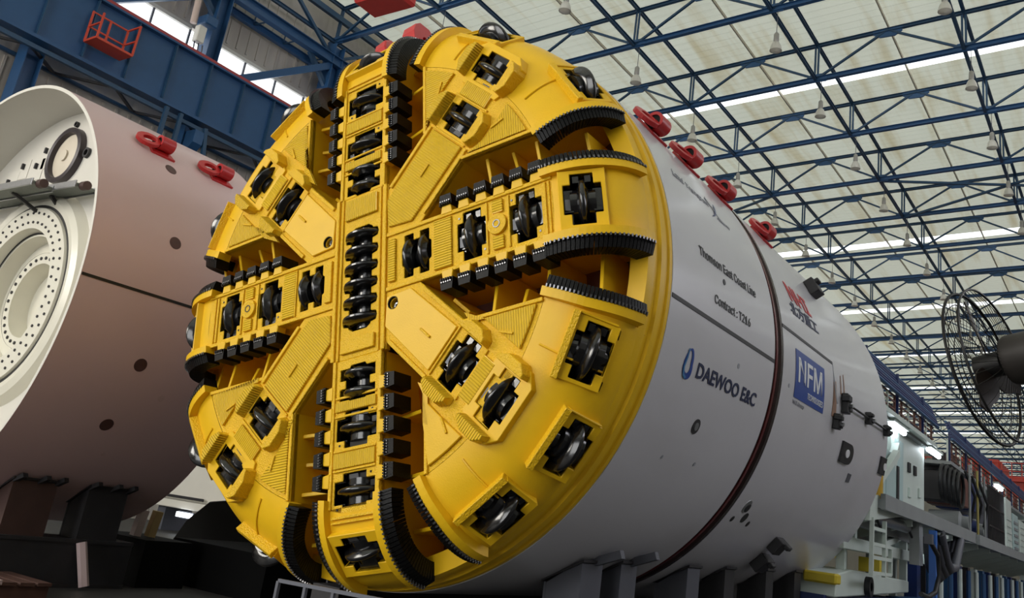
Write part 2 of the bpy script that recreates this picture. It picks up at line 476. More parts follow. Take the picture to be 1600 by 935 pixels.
# crane runway girder
gx = -21.9
g = thing('crane_girder', 'deep blue crane runway girder along the left wall', 'girder', (0, 0, 0))
build('web', MB().box(gx - .03, gx, -30, 60, 14.5, 16.75), M_BLU, g)
build('top_flange', MB().box(gx - .35, gx + .22, -30, 60, 16.75, 16.82), M_BLU, g)
build('bottom_flange', MB().box(gx - .3, gx + .2, -30, 60, 14.38, 14.5), M_BLU, g)
stf = MB().box(gx - .01, gx + .16, -.02, .02, 14.5, 16.75).mesh('stiffener'); stf.materials.append(M_BLUD)
for i in range(-6, 24): link('stiffener', stf, M_BLUD, g, T(0, 6.13 + 1.55 * i, 0))
build('rail', MB().bar((gx + .05, -30, 16.92), (gx + .05, 60, 16.92), .10, .14), mat('red_conductor_rail', (.40, .05, .05), .45), g)
lw = thing('girder_lattice', 'dark horizontal lattice under the blue crane girder', 'lattice', (0, 0, 0))
build('chord', MB().bar((gx + .1, -30, 14.10), (gx + .1, 60, 14.10), .14, .14), M_BLUD, lw)
build('chord', MB().bar((gx - 1.2, -30, 14.10), (gx - 1.2, 60, 14.10), .12, .12), M_BLUD, lw)
lb = MB().bar((gx + .1, 0, 14.1), (gx - 1.2, 1.5, 14.1), .1, .08).mesh('lattice_bar'); lb.materials.append(M_DKST)
lb2 = MB().bar((gx - 1.2, 0, 14.1), (gx + .1, 1.5, 14.1), .1, .08).mesh('lattice_bar_back'); lb2.materials.append(M_DKST)
for i in range(-6, 20): link('lattice_bar', lb if i % 2 else lb2, M_DKST, lw, T(0, 3 + 1.5 * i, 0))

# red maintenance basket hung on the girder
bk = thing('maintenance_basket', 'small red railed basket hanging on the blue girder', 'basket', (-21.35, 6.72, 15.1))
M_ORR = mat('orange_red_paint', (.62, .07, .03), .45)
build('floor_plate', MB().box(-.42, .38, -.72, .62, -.05, .03), M_ORR, bk)
for x, y in ((-.40, -.70), (.36, -.70), (.36, .60), (-.40, .60), (-.40, -.05)):
    build('post', MB().bar((x, y, 0), (x, y, 1.15 if x < 0 or y > 0 else .9), .06), M_ORR, bk)
for z in (.55, 1.12):
    build('rail', MB().bar((-.40, -.70, z), (-.40, .60, z), .05), M_ORR, bk)
    build('rail', MB().bar((-.40, .60, z), (.36, .60, z), .05), M_ORR, bk)
build('rail', MB().bar((-.40, -.70, .55), (.36, -.70, .55), .05), M_ORR, bk)

# flood lamp box on the second column (bright box beside the window)
fb = thing('junction_box', 'pale box with dangling cables beside the blue column', 'box', (-22.05, 10.15, 17.05))
build('case', MB().box(-.15, .15, -.25, .1, .35, 1.05), M_CRM, fb, bevel=.03)
for i in range(3): build('cable', MB().tube([(0, -.2 + .18 * i, .35), (.05, -.2 + .18 * i, .1), (.0, -.18 + .18 * i, -.1)], .03, 6), M_GRST, fb)
build('mast', MB().cyl((0, -.45, 1.0), (0, -.65, 5.0), .12, 10), mat('pinkish_pipe', (.62, .48, .42), .5), fb, smooth=40)
build('cap', MB().box(-.3, .3, -.15, .4, 1.15, 1.55), M_BLU, fb, bevel=.04)

# high-bay lamps under the panel points
me_cord = MB().cyl((0, 0, 0), (0, 0, -1.0), .014, 6).mesh('cord'); me_cord.materials.append(M_GRST)
me_gear = MB().lathe([(-1.0, 0.0), (-1.0, .06), (-1.06, .10), (-1.36, .11), (-1.42, .07)], 12, 'Z').mesh('gear_box', 40); me_gear.materials.append(mat('lamp_grey', (.34, .33, .30), .4, .3))
me_bell = MB().lathe([(-1.40, .07), (-1.46, .14), (-1.60, .20), (-1.80, .245), (-1.81, .235), (-1.62, .19)], 16, 'Z').mesh('bell_shade', 40); me_bell.materials.append(mat('lamp_bell', (.60, .58, .52), .35, .2))
me_glass = MB().lathe([(-1.79, .235), (-1.84, .12), (-1.85, 0)], 16, 'Z').mesh('lamp_glass', 40); me_glass.materials.append(mat('lamp_glass_bowl', (.75, .72, .62), .2, 0, .1, 5))
def lamp(x, y, label):
    l = thing('high_bay_lamp', label, 'lamp', (x, y, zlow(x) - .13), group='high-bay lamps under the roof')
    for nm, me in (('cord', me_cord), ('gear_box', me_gear), ('bell_shade', me_bell), ('lamp_glass', me_glass)): link(nm, me, None, l)
for k in range(1, 16):
    for i, x in enumerate(TX[1:5]):
        if k in (1,) and i > 1: continue
        lamp(x + .25, TY[k] + (.1 if k < 3 else 0), 'bell lamp hanging under the %s roof truss in view, %s from the left wall' % (ORD[k - 1], ORD[i]))

# red hook block hanging from the overhead crane at the top edge
hk = thing('hook_block', 'red hoist block hanging at the top edge of the picture', 'hoist', (-10.9, 9.0, 15.72))
M_HRED = mat('red_hoist_paint', (.62, .045, .04), .4, 0, .15, 4)
build('body', MB().box(-.85, .85, -.5, .5, 0, 2.0), M_HRED, hk, bevel=.08)
build('sheave_cover', MB().at(T(.1, -.5, .75)).lathe([(0, .62), (-.10, .60), (-.14, .5), (-.14, .42), (-.06, .40), (-.06, 0)], 32, 'Y'), M_HRED, hk, smooth=35)
for x in (-.6, -.2, .2, .6): build('rope', MB().cyl((x, 0, 2.0), (x, 0, 6.3), .03, 6), M_DKST, hk)
# ================================================================ CUTTERHEAD
ZA = 4.1                # height of the machine axis
PHI = R_(13.0)          # how far the head has been turned
# the head's own frame: X right along a spoke, Y into the machine, Z up along a spoke
def fr(A, r=0.0, w=0.0, tilt=0.0, t=0.0):
    """frame on the face: X radial, Y tangential, Z outward; tilt leans the outward normal to the rim"""
    A = R_(A)
    er = Vector((math.cos(A), 0, math.sin(A))); en = Vector((0, -1, 0)); et = Vector((-math.sin(A), 0, math.cos(A)))
    th = R_(tilt)
    n2 = en * math.cos(th) + er * math.sin(th); r2 = er * math.cos(th) - en * math.sin(th)
    o = er * r + et * t - en * w
    return Matrix(((r2.x, et.x, n2.x, o.x), (r2.y, et.y, n2.y, o.y), (r2.z, et.z, n2.z, o.z), (0, 0, 0, 1)))
FACE = fr(0)
RF, WE, RR = 2.53, 0.65, 0.72       # flat radius, depth and width of the rounded shoulder
def prof(k):
    """shoulder profile, k 0..1 -> (radius, depth)"""
    a = k * PI / 2
    return RF + RR * math.sin(a), WE * (1 - math.cos(a))
def prof_n(k):
    a = k * PI / 2
    n = Vector((math.sin(a) / RR, math.cos(a) / WE)).normalized()   # (radial, outward)
    return n
def k_of_w(w): return math.acos(max(-1, 1 - w / WE)) / (PI / 2)

head = thing('cutterhead', 'yellow round cutterhead with black disc cutters facing the viewer', 'cutterhead', (0, 0, ZA), (0, -PHI, 0))

def cross_loop(a, b, c, d, cx=0, cy=0):
    """plus-shaped aperture: a x b tall slot, c x d wide slot (half sizes)"""
    return [(cx + x, cy + y) for x, y in ((-a, -b), (a, -b), (a, -d), (c, -d), (c, d), (a, d), (a, b), (-a, b), (-a, d), (-c, d), (-c, -d), (-a, -d))]
SINGLE = (0.115, 0.275, 0.19, 0.16)
def twin_loop(cx=0, cy=0):
    return [(cx + x, cy + y) for x, y in ((-.17, -.25), (-.045, -.25), (-.045, -.17), (.045, -.17), (.045, -.25), (.17, -.25), (.17, -.12), (.2, -.10), (.2, .10), (.17, .12),
            (.17, .25), (.045, .25), (.045, .17), (-.045, .17), (-.045, .25), (-.17, .25), (-.17, .12), (-.2, .1), (-.2, -.1), (-.17, -.12))]
def tub_mesh(loop, depth=0.34, top=-0.012):
    mb = MB(); n = len(loop)
    vs = [(x, y, top) for x, y in loop] + [(x, y, -depth) for x, y in loop]
    fs = [(i, i + n, (i + 1) % n + n, (i + 1) % n) for i in range(n)]
    fs += [tuple(i + n for i in t) for t in tessellate_polygon([[Vector((x, y, 0)) for x, y in loop]])]
    mb.add(vs, fs)
    return mb
def ring_mesh(rad, zc, xs, hub=0.13, hubl=0.15):
    mb = MB()
    for x in xs:
        mb.at(T(x, 0, zc)).lathe([(-.055, hub), (-.055, rad * .72), (-.040, rad * .80), (-.022, rad * .97), (-.010, rad), (.010, rad), (.022, rad * .97), (.040, rad * .80), (.055, rad * .72), (.055, hub)], 28)
    return mb
def hub_mesh(zc, half, r=0.115):
    mb = MB().at(T(0, 0, zc))
    mb.lathe([(-half, 0.0), (-half, r * .55), (-half * .72, r * .62), (-half * .68, r), (half * .68, r), (half * .72, r * .62), (half, r * .55), (half, 0.0)], 20)
    return mb
me_tub = tub_mesh(cross_loop(*SINGLE)).mesh('cutter_housing')
me_ring = ring_mesh(.275, -.16, (0,), .17).mesh('cutter_ring', 35)
me_hub = hub_mesh(-.16, .185, .17).mesh('cutter_hub', 35)
sad = MB()
for s in (-1, 1):
    sad.plate([[(s * .10, -.12), (s * .185, -.12), (s * .185, .12), (s * .10, .12)]], -.10, -.045)
    sad.box(s * .125 - .02, s * .125 + .02, -.25, -.15, -.2, -.03).box(s * .06 - .03, s * .06 + .03, .19, .262, -.2, -.03)
me_sad = sad.mesh('saddle')
me_clamp = MB().at(T(-.135, 0, -.04) @ Matrix.Rotation(R_(18), 4, 'Y')).box(-.045, .045, -.10, .02, -.03, .0).mesh('clamp_plate')
me_ttub = tub_mesh(twin_loop()).mesh('cutter_housing')
me_tring = ring_mesh(.25, -.155, (-.105, .105)).mesh('cutter_ring', 35)
me_thub = hub_mesh(-.155, .20).mesh('cutter_hub', 35)
for m_ in (me_tub, me_ttub): m_.materials.append(M_TUB)
for m_ in (me_ring, me_hub, me_sad, me_tring, me_thub): m_.materials.append(M_BLK)
me_clamp.materials.append(M_CLP)
def cutter(F, twin=False, lift=0.0):
    c = link('disc_cutter', me_ttub if twin else me_tub, M_TUB, head, F)
    link('cutter_ring', me_tring if twin else me_ring, M_BLK, c, T(0, 0, lift))
    link('cutter_hub', me_thub if twin else me_hub, M_BLK, c, T(0, 0, lift))
    if not twin:
        link('saddle', me_sad, M_BLK, c); link('clamp_plate', me_clamp, M_STEEL, c)
    return c

# ---- hub plate with the column of centre discs
VC = -0.055
disc_v = [VC + (i - 2.5) * .20 for i in range(6)]
lp_r, lp_l = [], []
for v in disc_v:
    lp_r += [(.16, v - .065), (.235, v - .05), (.25, v), (.235, v + .05), (.16, v + .065)]
center_loop = [(.0 + .1, VC - .62), (.16, VC - .58)] + lp_r + [(.16, VC + .58), (.1, VC + .62), (-.1, VC + .62), (-.16, VC + .58)] + [(-x, y) for x, y in lp_r[::-1]] + [(-.16, VC - .58), (-.1, VC - .62)]
HW = 0.345            # half width of a spoke
hubv = 0.98
mb = MB().plate([[(-.39, -hubv), (.39, -hubv), (.39, hubv), (-.39, hubv)], center_loop], -.07, 0.0)
build('hub_plate', mb, M_YELF, head, FACE, bevel=.006)
for s in (-1, 1):
    for a, b, h in ((.275, .30, .022), (.335, .385, .03)):
        build('hub_rail', MB().box(min(s * a, s * b), max(s * a, s * b), -hubv, hubv, 0, h), M_YELF, head, FACE, bevel=.006)
for v0, v1 in ((.68, .93), (-1.06 + .14, -.76)):
    o = build('hub_wear_plate', MB().box(-.24, .24, v0, v1, 0, .035), M_FLX if v0 > 0 else M_YELF, head, FACE, bevel=.006)
c = link('disc_cutter', tub_mesh(center_loop, .42).mesh('centre_housing'), M_TUB, head, FACE)
tag(c, 'column of six black centre discs on one shaft')
me_cr = ring_mesh(.285, 0, (0,), .12).mesh('centre_ring', 35); me_cr.materials.append(M_BLK)
for v in disc_v:
    link('cutter_ring', me_cr, M_BLK, c, T(0, v, -.15) @ Matrix.Rotation(PI / 2, 4, 'Z'))
build('cutter_shaft', MB().cyl((0, VC - .6, -.13), (0, VC + .6, -.13), .12, 20), M_BLK, c, smooth=40)

# ---- spokes
def box_walls(mb, path, w1, th=0.03, side=1):
    """wall standing below a path [(x,y,depth)] down to depth w1, thickened sideways"""
    n = len(path); vs = []
    for off in (0, 1):
        for i, (x, y, d) in enumerate(path):
            a = path[max(0, i - 1)]; b = path[min(n - 1, i + 1)]
            dx, dy = b[0] - a[0], b[1] - a[1]; l = math.hypot(dx, dy) or 1
            ox, oy = (-dy / l * th * side * off, dx / l * th * side * off)
            vs += [(x + ox, y + oy, -d), (x + ox, y + oy, -w1)]
    fs = []
    for i in range(n - 1):
        a = 2 * i; fs += [(a, a + 1, a + 3, a + 2), (2 * n + a, 2 * n + a + 2, 2 * n + a + 3, 2 * n + a + 1), (a, a + 2, 2 * n + a + 2, 2 * n + a), (a + 1, 2 * n + a + 1, 2 * n + a + 3, a + 3)]
    e = 2 * (n - 1)
    fs += [(0, 2 * n, 2 * n + 1, 1), (e, e + 1, 2 * n + e + 1, 2 * n + e)]
    mb.add(vs, fs)
SPK = {0: dict(r0=.39, tw=.80, singles=(1.54, 2.205), gauge=(2.83, 26), gc=1.85),
       180: dict(r0=.39, tw=.76, singles=(1.445, 2.125), gauge=(2.92, 34), gc=1.79),
       90: dict(r0=.98, tw=1.19, singles=(1.63, 2.26), gauge=(2.91, 34), gc=None),
       270: dict(r0=.98, tw=1.255, singles=(1.735, 2.375), gauge=(2.96, 38), gc=None)}
def r_to_k(r): return math.asin(min(1, max(0, (r - RF) / RR))) / (PI / 2)
ROWS = 20
def shoulder_sheet(mb, tlo, thi, nt, holes, flat=True):
    """curved shoulder between tangential offsets, leaving quads out inside the given hole frames (list of inverse matrices)"""
    rows = []
    for i in range(ROWS + 1):
        r, w = prof(i / ROWS)
        row = []
        for j in range(nt + 1):
            row.append(Vector(tlo(r, w, j / nt)))
        rows.append(row)
    n0 = len(mb.v); m = nt + 1
    fs = []
    for i in range(ROWS):
        for j in range(nt):
            c = (rows[i][j] + rows[i][j + 1] + rows[i + 1][j] + rows[i + 1][j + 1]) / 4
            skip = False
            for inv in holes:
                q = inv @ c
                if abs(q.x) < .20 and abs(q.y) < .28 and abs(q.z) < .5: skip = True
            if not skip: fs.append((i * m + j, (i + 1) * m + j, (i + 1) * m + j + 1, i * m + j + 1))
    mb.add([p for r in rows for p in r], fs)

me_tooth = MB()
me_tooth.plate([[(-.085, .0), (.085, .0), (.07, .125), (-.07, .125)]], -.22, .045)
for i in range(5):
    x = -.056 + i * .028
    me_tooth.box(x - .008, x + .008, .004, .03, .045, .065)
me_tooth = me_tooth.mesh('scraper_tooth'); me_tooth.materials.append(M_RUB)
me_pins = MB()
for i in range(5):
    x = -.056 + i * .028
    me_pins.box(x - .007, x + .007, .035, .05, .046, .056)
me_pins = me_pins.mesh('tooth_inserts'); me_pins.materials.append(M_PIN)
me_hold = MB()
me_hold.plate([[(-.075, -.02), (.075, -.02), (.06, .075), (-.06, .075)]], -.10, .03)
me_hold = me_hold.mesh('tooth_holder'); me_hold.materials.append(M_YEL)
def tooth(A, r, side, t0=HW):
    F = fr(A) @ T(r, side * (t0 + .075), 0) @ (Matrix.Identity(4) if side > 0 else Matrix.Scale(-1, 4, (0, 1, 0)))
    if side < 0: F = fr(A) @ T(r, -(t0 + .075), 0) @ Matrix.Rotation(PI, 4, 'Z')
    t = link('scraper_tooth', me_tooth, M_RUB, head, F)
    link('tooth_inserts', me_pins, M_PIN, t)['kind'] = 'stuff'
    H = fr(A) @ T(r - .0, side * t0, 0) @ (Matrix.Identity(4) if side > 0 else Matrix.Rotation(PI, 4, 'Z'))
    link('tooth_holder', me_hold, M_YEL, head, H, bevel=.006)

CH = 0.911
CHA = math.asin(CH / RF)
def ch_t(r):
    """channel edge of a sector: straight on the flat face, nearly radial over the shoulder"""
    if r <= RF: return CH
    return r * math.sin(CHA + R_(.9) * min(1, (r - RF) / .4))
def sweep_lip(A, t_in, t_out, k0, k1, nlo, nhi, segs=18, gap=0.0, jag=0.0, base=0.0):
    """bar following the shoulder; gap>0 cuts it into separate blocks. offsets n are measured along the shoulder normal"""
    mb = MB()
    def pt(k, t, n):
        if k < 0:
            r, w = RF + k * RR, 0.0; nn = Vector((0, 1))
        else:
            r, w = prof(k); nn = prof_n(k)
        r2 = r + nn.x * n; w2 = w - nn.y * n
        if base: t = t + base * (ch_t(r) - CH)
        return (math.sqrt(max(r2 * r2 - t * t, 0)), t, -w2)
    for i in range(segs):
        a = k0 + (k1 - k0) * (i + gap / 2) / segs; b = k0 + (k1 - k0) * (i + 1 - gap / 2) / segs
        hi = nhi
        vs = []
        for k in (a, b):
            for t, n in ((t_in, nlo), (t_out, nlo), (t_out, hi - jag), (t_in, hi)): vs.append(pt(k, t, n))
        f = [(0, 1, 2, 3), (7, 6, 5, 4), (4, 5, 1, 0), (5, 6, 2, 1), (6, 7, 3, 2), (7, 4, 0, 3)]
        if gap == 0:
            f = f[2:]
            if i == 0: f.append((0, 1, 2, 3))
            if i == segs - 1: f.append((7, 6, 5, 4))
        mb.add(vs, f)
    return mb
def tooth_strip(A, t0, sgn, k0, k1, big=True, base=0.0):
    """yellow lip with a black toothed strip outside it"""
    sg = sgn
    a, b, c = t0, t0 + sg * .085, t0 + sg * .205
    build('cutting_lip', sweep_lip(A, a, b, k0, k1, -.10, .085, base=base), M_YEL, head, fr(A), smooth=35)
    st = build('tooth_strip', sweep_lip(A, b, c, k0 + .02, k1 + .03, -.13, .075, 28, .2, jag=.03, base=base), M_RUB, head, fr(A))
    build('tooth_inserts', sweep_lip(A, b - sg * .004, b + sg * .025, k0 + .03, k1 + .01, .06, .10, 28, .62, base=base), M_PIN if big else M_RUB, st)['kind'] = 'stuff'
    st['kind'] = 'stuff'
W_BACK = 1.0
for A, d in SPK.items():
    F = fr(A)
    holes = [cross_loop(*SINGLE, cx=r) for r in d['singles']] + [twin_loop(d['tw'])] 
    r0 = d['r0']
    spoke = build('spoke', MB().plate([[(r0, -HW), (RF, -HW), (RF, HW), (r0, HW)]] + holes, -.07, 0), M_YELF, head, F, bevel=.006)
    # side walls down to the back, following the shoulder
    mb = MB()
    for s in (-1, 1):
        path = [(r0, s * HW, .02), (RF, s * HW, .02)]
        for i in range(1, ROWS + 1):
            r, w = prof(i / ROWS); path.append((math.sqrt(r * r - HW * HW), s * HW, w + .005))
        box_walls(mb, path, W_BACK, .03, -s)
    build('spoke_wall', mb, M_YEL, head, F)
    # curved end
    rg, tl = d['gauge']
    kg = r_to_k(rg); rr_, ww_ = prof(kg)
    nn = prof_n(kg)
    G = fr(A, rg + nn.x * .02, ww_ - nn.y * .02, tl)
    inv = (fr(A).inverted() @ G).inverted()
    mb = MB(); shoulder_sheet(mb, lambda r, w, f: (math.sqrt(r * r - ((2 * f - 1) * HW) ** 2), (2 * f - 1) * HW, -w), None, 24, [inv])
    build('spoke_end', mb, M_YEL, head, F, smooth=50)
    build('cutter_frame', MB().plate([[(-.235, -.32), (.235, -.32), (.235, .32), (-.235, .32)], cross_loop(*SINGLE)], -.10, .0), M_YEL, head, G, bevel=.006)
    cutter(G, lift=-.02)
    cutter(F @ T(d['tw'], 0, 0), True)
    for r in d['singles']: cutter(F @ T(r, 0, 0))
    # rails and cross strips
    for s in (-1, 1):
        build('spoke_rail', MB().box(r0, RF, min(s * .30, s * HW), max(s * .30, s * HW), 0, .022), M_YELF, head, F, bevel=.005)
    strips = []
    edges = [d['tw']] + list(d['singles'])
    for a, b in zip(edges, edges[1:]):
        m_ = (a + b) / 2
        if d['gc'] and abs(m_ - d['gc']) < .12:
            o = build('gauge_boss', MB().plate([[(m_ + .115 * math.cos(i * PI / 12), .115 * math.sin(i * PI / 12)) for i in range(24)]], 0, .04), M_YELF, head, F, bevel=.006)
            build('boss_ring', MB().plate([[(m_ + .045 * math.cos(i * PI / 8), .045 * math.sin(i * PI / 8)) for i in range(16)], [(m_ + .034 * math.cos(i * PI / 8), .034 * math.sin(i * PI / 8)) for i in range(16)]], .038, .046), M_BLK, o)
            for s in (-1, 1): build('wear_pad', MB().box(m_ - .06, m_ + .07, min(s * .13, s * .275), max(s * .13, s * .275), 0, .028), M_FLY, head, F, bevel=.005)
            for q in (m_ - .135, m_ + .135): strips.append((q - .012, q + .012))
        else:
            g = (b - a) - .42
            build('wear_pad', MB().box(m_ - max(.05, g * .36), m_ + max(.05, g * .36), -.285, .285, 0, .026), M_FLY, head, F, bevel=.005)
            for q in (m_ - .10, m_ + .10): strips.append((q - .012, q + .012))
    e = d['singles'][-1]
    strips += [(e + .225, e + .255), (e + .28, e + .30)]
    if A in (0, 180): build('wear_pad', MB().box(r0 + .035, r0 + .13, -.25, .25, 0, .03), M_FLY if A == 0 else M_YELF, head, F, bevel=.005)
    for a, b in strips: build('cross_strip', MB().box(a, b, -.29, .29, 0, .02), M_YELF, head, F, bevel=.004)
    # bolt heads at the cutter corners
    mb = MB()
    for r in d['singles']:
        for x, y in ((-.16, .22), (.16, -.22)): mb.box(r + x - .01, r + x + .01, y - .01, y + .01, 0, .006)
    build('corner_bolts', mb, M_BLK, head, F)['kind'] = 'stuff'
    # scraper teeth
    rs = [1.23 + .226 * i for i in range(6)] if A in (0, 180) else [1.33 + .228 * i for i in range(5)]
    if A == 180: rs = [1.32 + .226 * i for i in range(5)]
    for r in rs:
        for s in (-1, 1): tooth(A, r, s)
    for s in (-1, 1): tooth_strip(A, s * (HW - .02), s, -.10, .93)

# ---- sectors between the spokes
arc = []
a0 = math.asin(CH / RF)
for i in range(17):
    a = a0 + (PI / 2 - 2 * a0) * i / 16
    arc.append((RF * math.cos(a), RF * math.sin(a)))
SEC = {0: dict(c=(2.03, 2.66), outer=((28.5, .36), (55.8, .25)), rib=True),
       90: dict(c=(1.78, 2.43), outer=((118.5, .22), (151.6, .22)), rib=False),
       180: dict(c=(1.97, 2.63), outer=((239.2, .40), (209, .25)), rib=True),
       270: dict(c=(1.895, 2.526), outer=((331, .21), (315.1, .40), (298.9, .32)), rib=False)}
D45 = Matrix.Rotation(PI / 4, 4, 'Z')
def d2(s, t):     # diagonal coords -> sector (u, v)
    return ((s - t) / math.sqrt(2), (s + t) / math.sqrt(2))
for A, d in SEC.items():
    F = fr(A); D = F @ D45
    c1, c2 = d['c']
    outer = [(.345, .345), (.85, .345), (CH + .51, CH)] + arc + [(CH, CH + .51), (.345, .85)]
    rot = lambda loop: [d2(x, y) for x, y in loop]
    holes = [rot(cross_loop(*SINGLE, cx=c1))]
    bh = []
    if not d['rib']:
        bh = [[d2(.71 + .055 * math.cos(i * PI / 8), .055 * math.sin(i * PI / 8)) for i in range(16)]]
    sp = build('sector_plate', MB().plate([outer] + holes + bh, -.07, 0), M_YELF, head, F, bevel=.006)
    if bh:
        build('port', MB().at(T(.71, 0, -.10)).lathe([(.128, .072), (.128, .066), (0.0, .05), (0, .0)], 16, 'Z'), M_TUB, sp, D45)
        build('port_plug', MB().at(T(.72, -.01, -.06)).lathe([(0, .034), (.03, .034), (.03, .018), (.01, .018), (.01, 0)], 12, 'Z'), M_STEEL, sp, D45)
    # walls facing the two channels
    mb = MB()
    for sgn in (1, -1):
        path = [(.60, .345, .02), (.85, .345, .02), (CH + .51, CH, .02), (math.sqrt(RF * RF - CH * CH), CH, .02)]
        for i in range(1, ROWS + 1):
            r, w = prof(i / ROWS); path.append((math.sqrt(r * r - ch_t(r) ** 2), ch_t(r), w + .005))
        if sgn < 0: path = [(y, x, w) for x, y, w in path]
        box_walls(mb, path, W_BACK, .035, sgn)
    build('sector_wall', mb, M_YEL, head, F)
    # rounded shoulder with the outer cutters
    holes3 = []; frames = []
    for ang, w in d['outer']:
        k = k_of_w(w); r, w_ = prof(k); nn = prof_n(k)
        tl = math.degrees(math.atan2(nn.x, nn.y))
        G = fr(ang, r + nn.x * .014, w_ - nn.y * .014, tl)
        frames.append(G); holes3.append((F.inverted() @ G).inverted())
    F2 = D @ T(c2, 0, .03)
    holes3.append((F.inverted() @ F2).inverted())
    def sheet(r, w, f):
        b = math.asin(ch_t(r) / r); a = b + (PI / 2 - 2 * b) * f
        return (r * math.cos(a), r * math.sin(a), -w)
    mb = MB(); shoulder_sheet(mb, sheet, None, 56, holes3)
    build('rim_shoulder', mb, M_YEL, head, F, smooth=50)
    for G in frames:
        cf = build('cutter_frame', MB().plate([[(-.21, -.315), (.20, -.315), (.20, .315), (-.21, .315)], cross_loop(*SINGLE)], -.14, .0), M_YEL, head, G, bevel=.006)
        build('frame_ridge', MB().at(T(-.235, 0, -.02) @ Matrix.Rotation(R_(-14), 4, 'Y')).box(-.035, .035, -.33, .33, -.1, .055), M_YELF, cf, bevel=.006)
        build('frame_ridge', MB().box(-.22, .17, .315, .335, -.14, .015), M_YEL, cf, bevel=.005)
        cutter(G, lift=.05)
    # welded seams on the shoulder
    for kk in (.42,):
        pass
    for f in (.2, .8):
        pts = []
        for i in range(2, 15):
            r, w = prof(i / ROWS); nn = prof_n(i / ROWS)
            x, y, z = sheet(r + nn.x * .006, w - nn.y * .006, f); pts.append((x, y, z))
        build('weld_seam', MB().tube(pts, .012, 5), M_YEL, head, F, smooth=60)
    # flat boss carrying cutter two
    poly2 = [(c2 - .27, -.30), (c2 - .08, -.40), (c2 + .16, -.40), (c2 + .27, -.28), (c2 + .27, .28), (c2 + .16, .40), (c2 - .08, .40), (c2 - .27, .30)]
    build('cutter_boss', MB().plate([poly2, cross_loop(*SINGLE, cx=c2)], -.30, .03), M_YEL, head, D, bevel=.008)
    cutter(F2); cutter(D @ T(c1, 0, 0))
    # raised ears on both sides of the two diagonal cutters
    for c_, z0 in ((c1, 0.0), (c2, .03)):
        for s in (-1, 1):
            mb = MB()
            lo = [(c_ - .22, s * .285), (c_ + .20, s * .285), (c_ + .20, s * .37), (c_ + .10, s * .45), (c_ - .10, s * .45), (c_ - .22, s * .37)]
            hi = [(c_ - .20, s * .315), (c_ + .18, s * .315), (c_ + .17, s * .36), (c_ + .09, s * .425), (c_ - .09, s * .425), (c_ - .20, s * .36)]
            if s < 0: lo, hi = lo[::-1], hi[::-1]
            n = len(lo)
            zlo = z0 - (.0 if c_ == c1 else .22)
            vs = [(x, y, zlo) for x, y in lo] + [(x, y, z0 + .115) for x, y in hi]
            fs = [tuple(range(n))[::-1], tuple(range(n, 2 * n))] + [(i, (i + 1) % n, (i + 1) % n + n, i + n) for i in range(n)]
            mb.add(vs, fs)
            build('cutter_guard', mb, M_FLX if s * (1 if A in (0, 90) else -1) > 0 else M_YELF, head, D, bevel=.006)
    # ribbed plate between the two cutters
    mid = (c1 + c2) / 2
    build('wear_pad', MB().box(mid - .085, mid + .085, -.235, .235, 0, .035), M_FLY, head, D, bevel=.006)
    for q in (c1 - .235, c1 + .215, mid + .115): build('cross_strip', MB().box(q - .012, q + .012, -.29, .29, 0, .022), M_YELF, head, D, bevel=.004)
    # beam cover plate, clipped at the hub
    bw = .265
    end = c1 - .26
    i0 = .415
    bp = [d2(0, 0)]
    uvp = [(i0, i0), (i0 + .33, i0 - .02), (end / math.sqrt(2) + bw / math.sqrt(2), end / math.sqrt(2) - bw / math.sqrt(2)), (end / math.sqrt(2) - bw / math.sqrt(2), end / math.sqrt(2) + bw / math.sqrt(2)), (i0 - .02, i0 + .33)]
    inv45 = lambda p: ((p[0] + p[1]) / math.sqrt(2), (p[1] - p[0]) / math.sqrt(2))
    pl = [inv45(p) for p in uvp]
    hb = [[(.71 + .07 * math.cos(i * PI / 8), .07 * math.sin(i * PI / 8)) for i in range(16)]] if bh else []
    build('beam_cover', MB().plate([pl] + hb, 0, .03), M_FLX if d['rib'] else M_YEL, head, D, bevel=.007)
    build('cover_slot', MB().box(1.25, 1.42, -.012, .012, .03, .05), M_YELF, head, D, bevel=.004)
    for s in (-1, 1):
        build('beam_rail', MB().bar((.95, s * .335, .012), (c1 - .25, s * .335, .012), .045, .03), M_YELF, head, D, bevel=.005)
    # ribbed triangular wear plates either side
    for s in (1, -1):
        tri = [(CH + .60, CH + .05), (2.28, CH + .05)]
        b0 = math.atan2(CH + .05, 2.28); rr = math.hypot(2.28, CH + .05)
        for i in range(1, 7):
            a = b0 + (R_(45) - .46 * 1.0 / 1.6 - b0) * i / 6 if False else b0 + (R_(33.5) - b0) * i / 6
            tri.append((rr * math.cos(a), rr * math.sin(a)))
        q1 = d2(c1 + .30, -.50); q2 = d2(c1 - .02, -.50); q3 = d2(c1 - .26, -.42)
        tri += [q1, q2, q3]
        if s < 0: tri = [(y, x) for x, y in tri]
        w = build('wear_plate', MB().plate([tri], 0, .032), (M_FLX if s > 0 else M_FLY) if A != 270 or s < 0 else M_YEL, head, F, bevel=.007)
        ex, ey = (1.93, 1.17) if s > 0 else (1.17, 1.93)
        build('wear_plate_slot', MB().at(T(ex, ey, .032) @ Matrix.Rotation(R_(20) if s > 0 else R_(70), 4, 'Z')).box(-.085, .085, -.012, .012, 0, .018), M_YELF, w, bevel=.004)
    # curved lips with toothed strips along both channels
    for s in (1, -1):
        AA = A if s > 0 else A + 90
        k1 = .92
        tooth_strip(AA, s * CH, -s, .0, k1, True, base=s)
    # edge strips along the channels
    build('edge_strip', MB().bar((CH + .52, CH + .02, .012), (2.35, CH + .02, .012), .04, .028), M_YELF, head, F, bevel=.005)
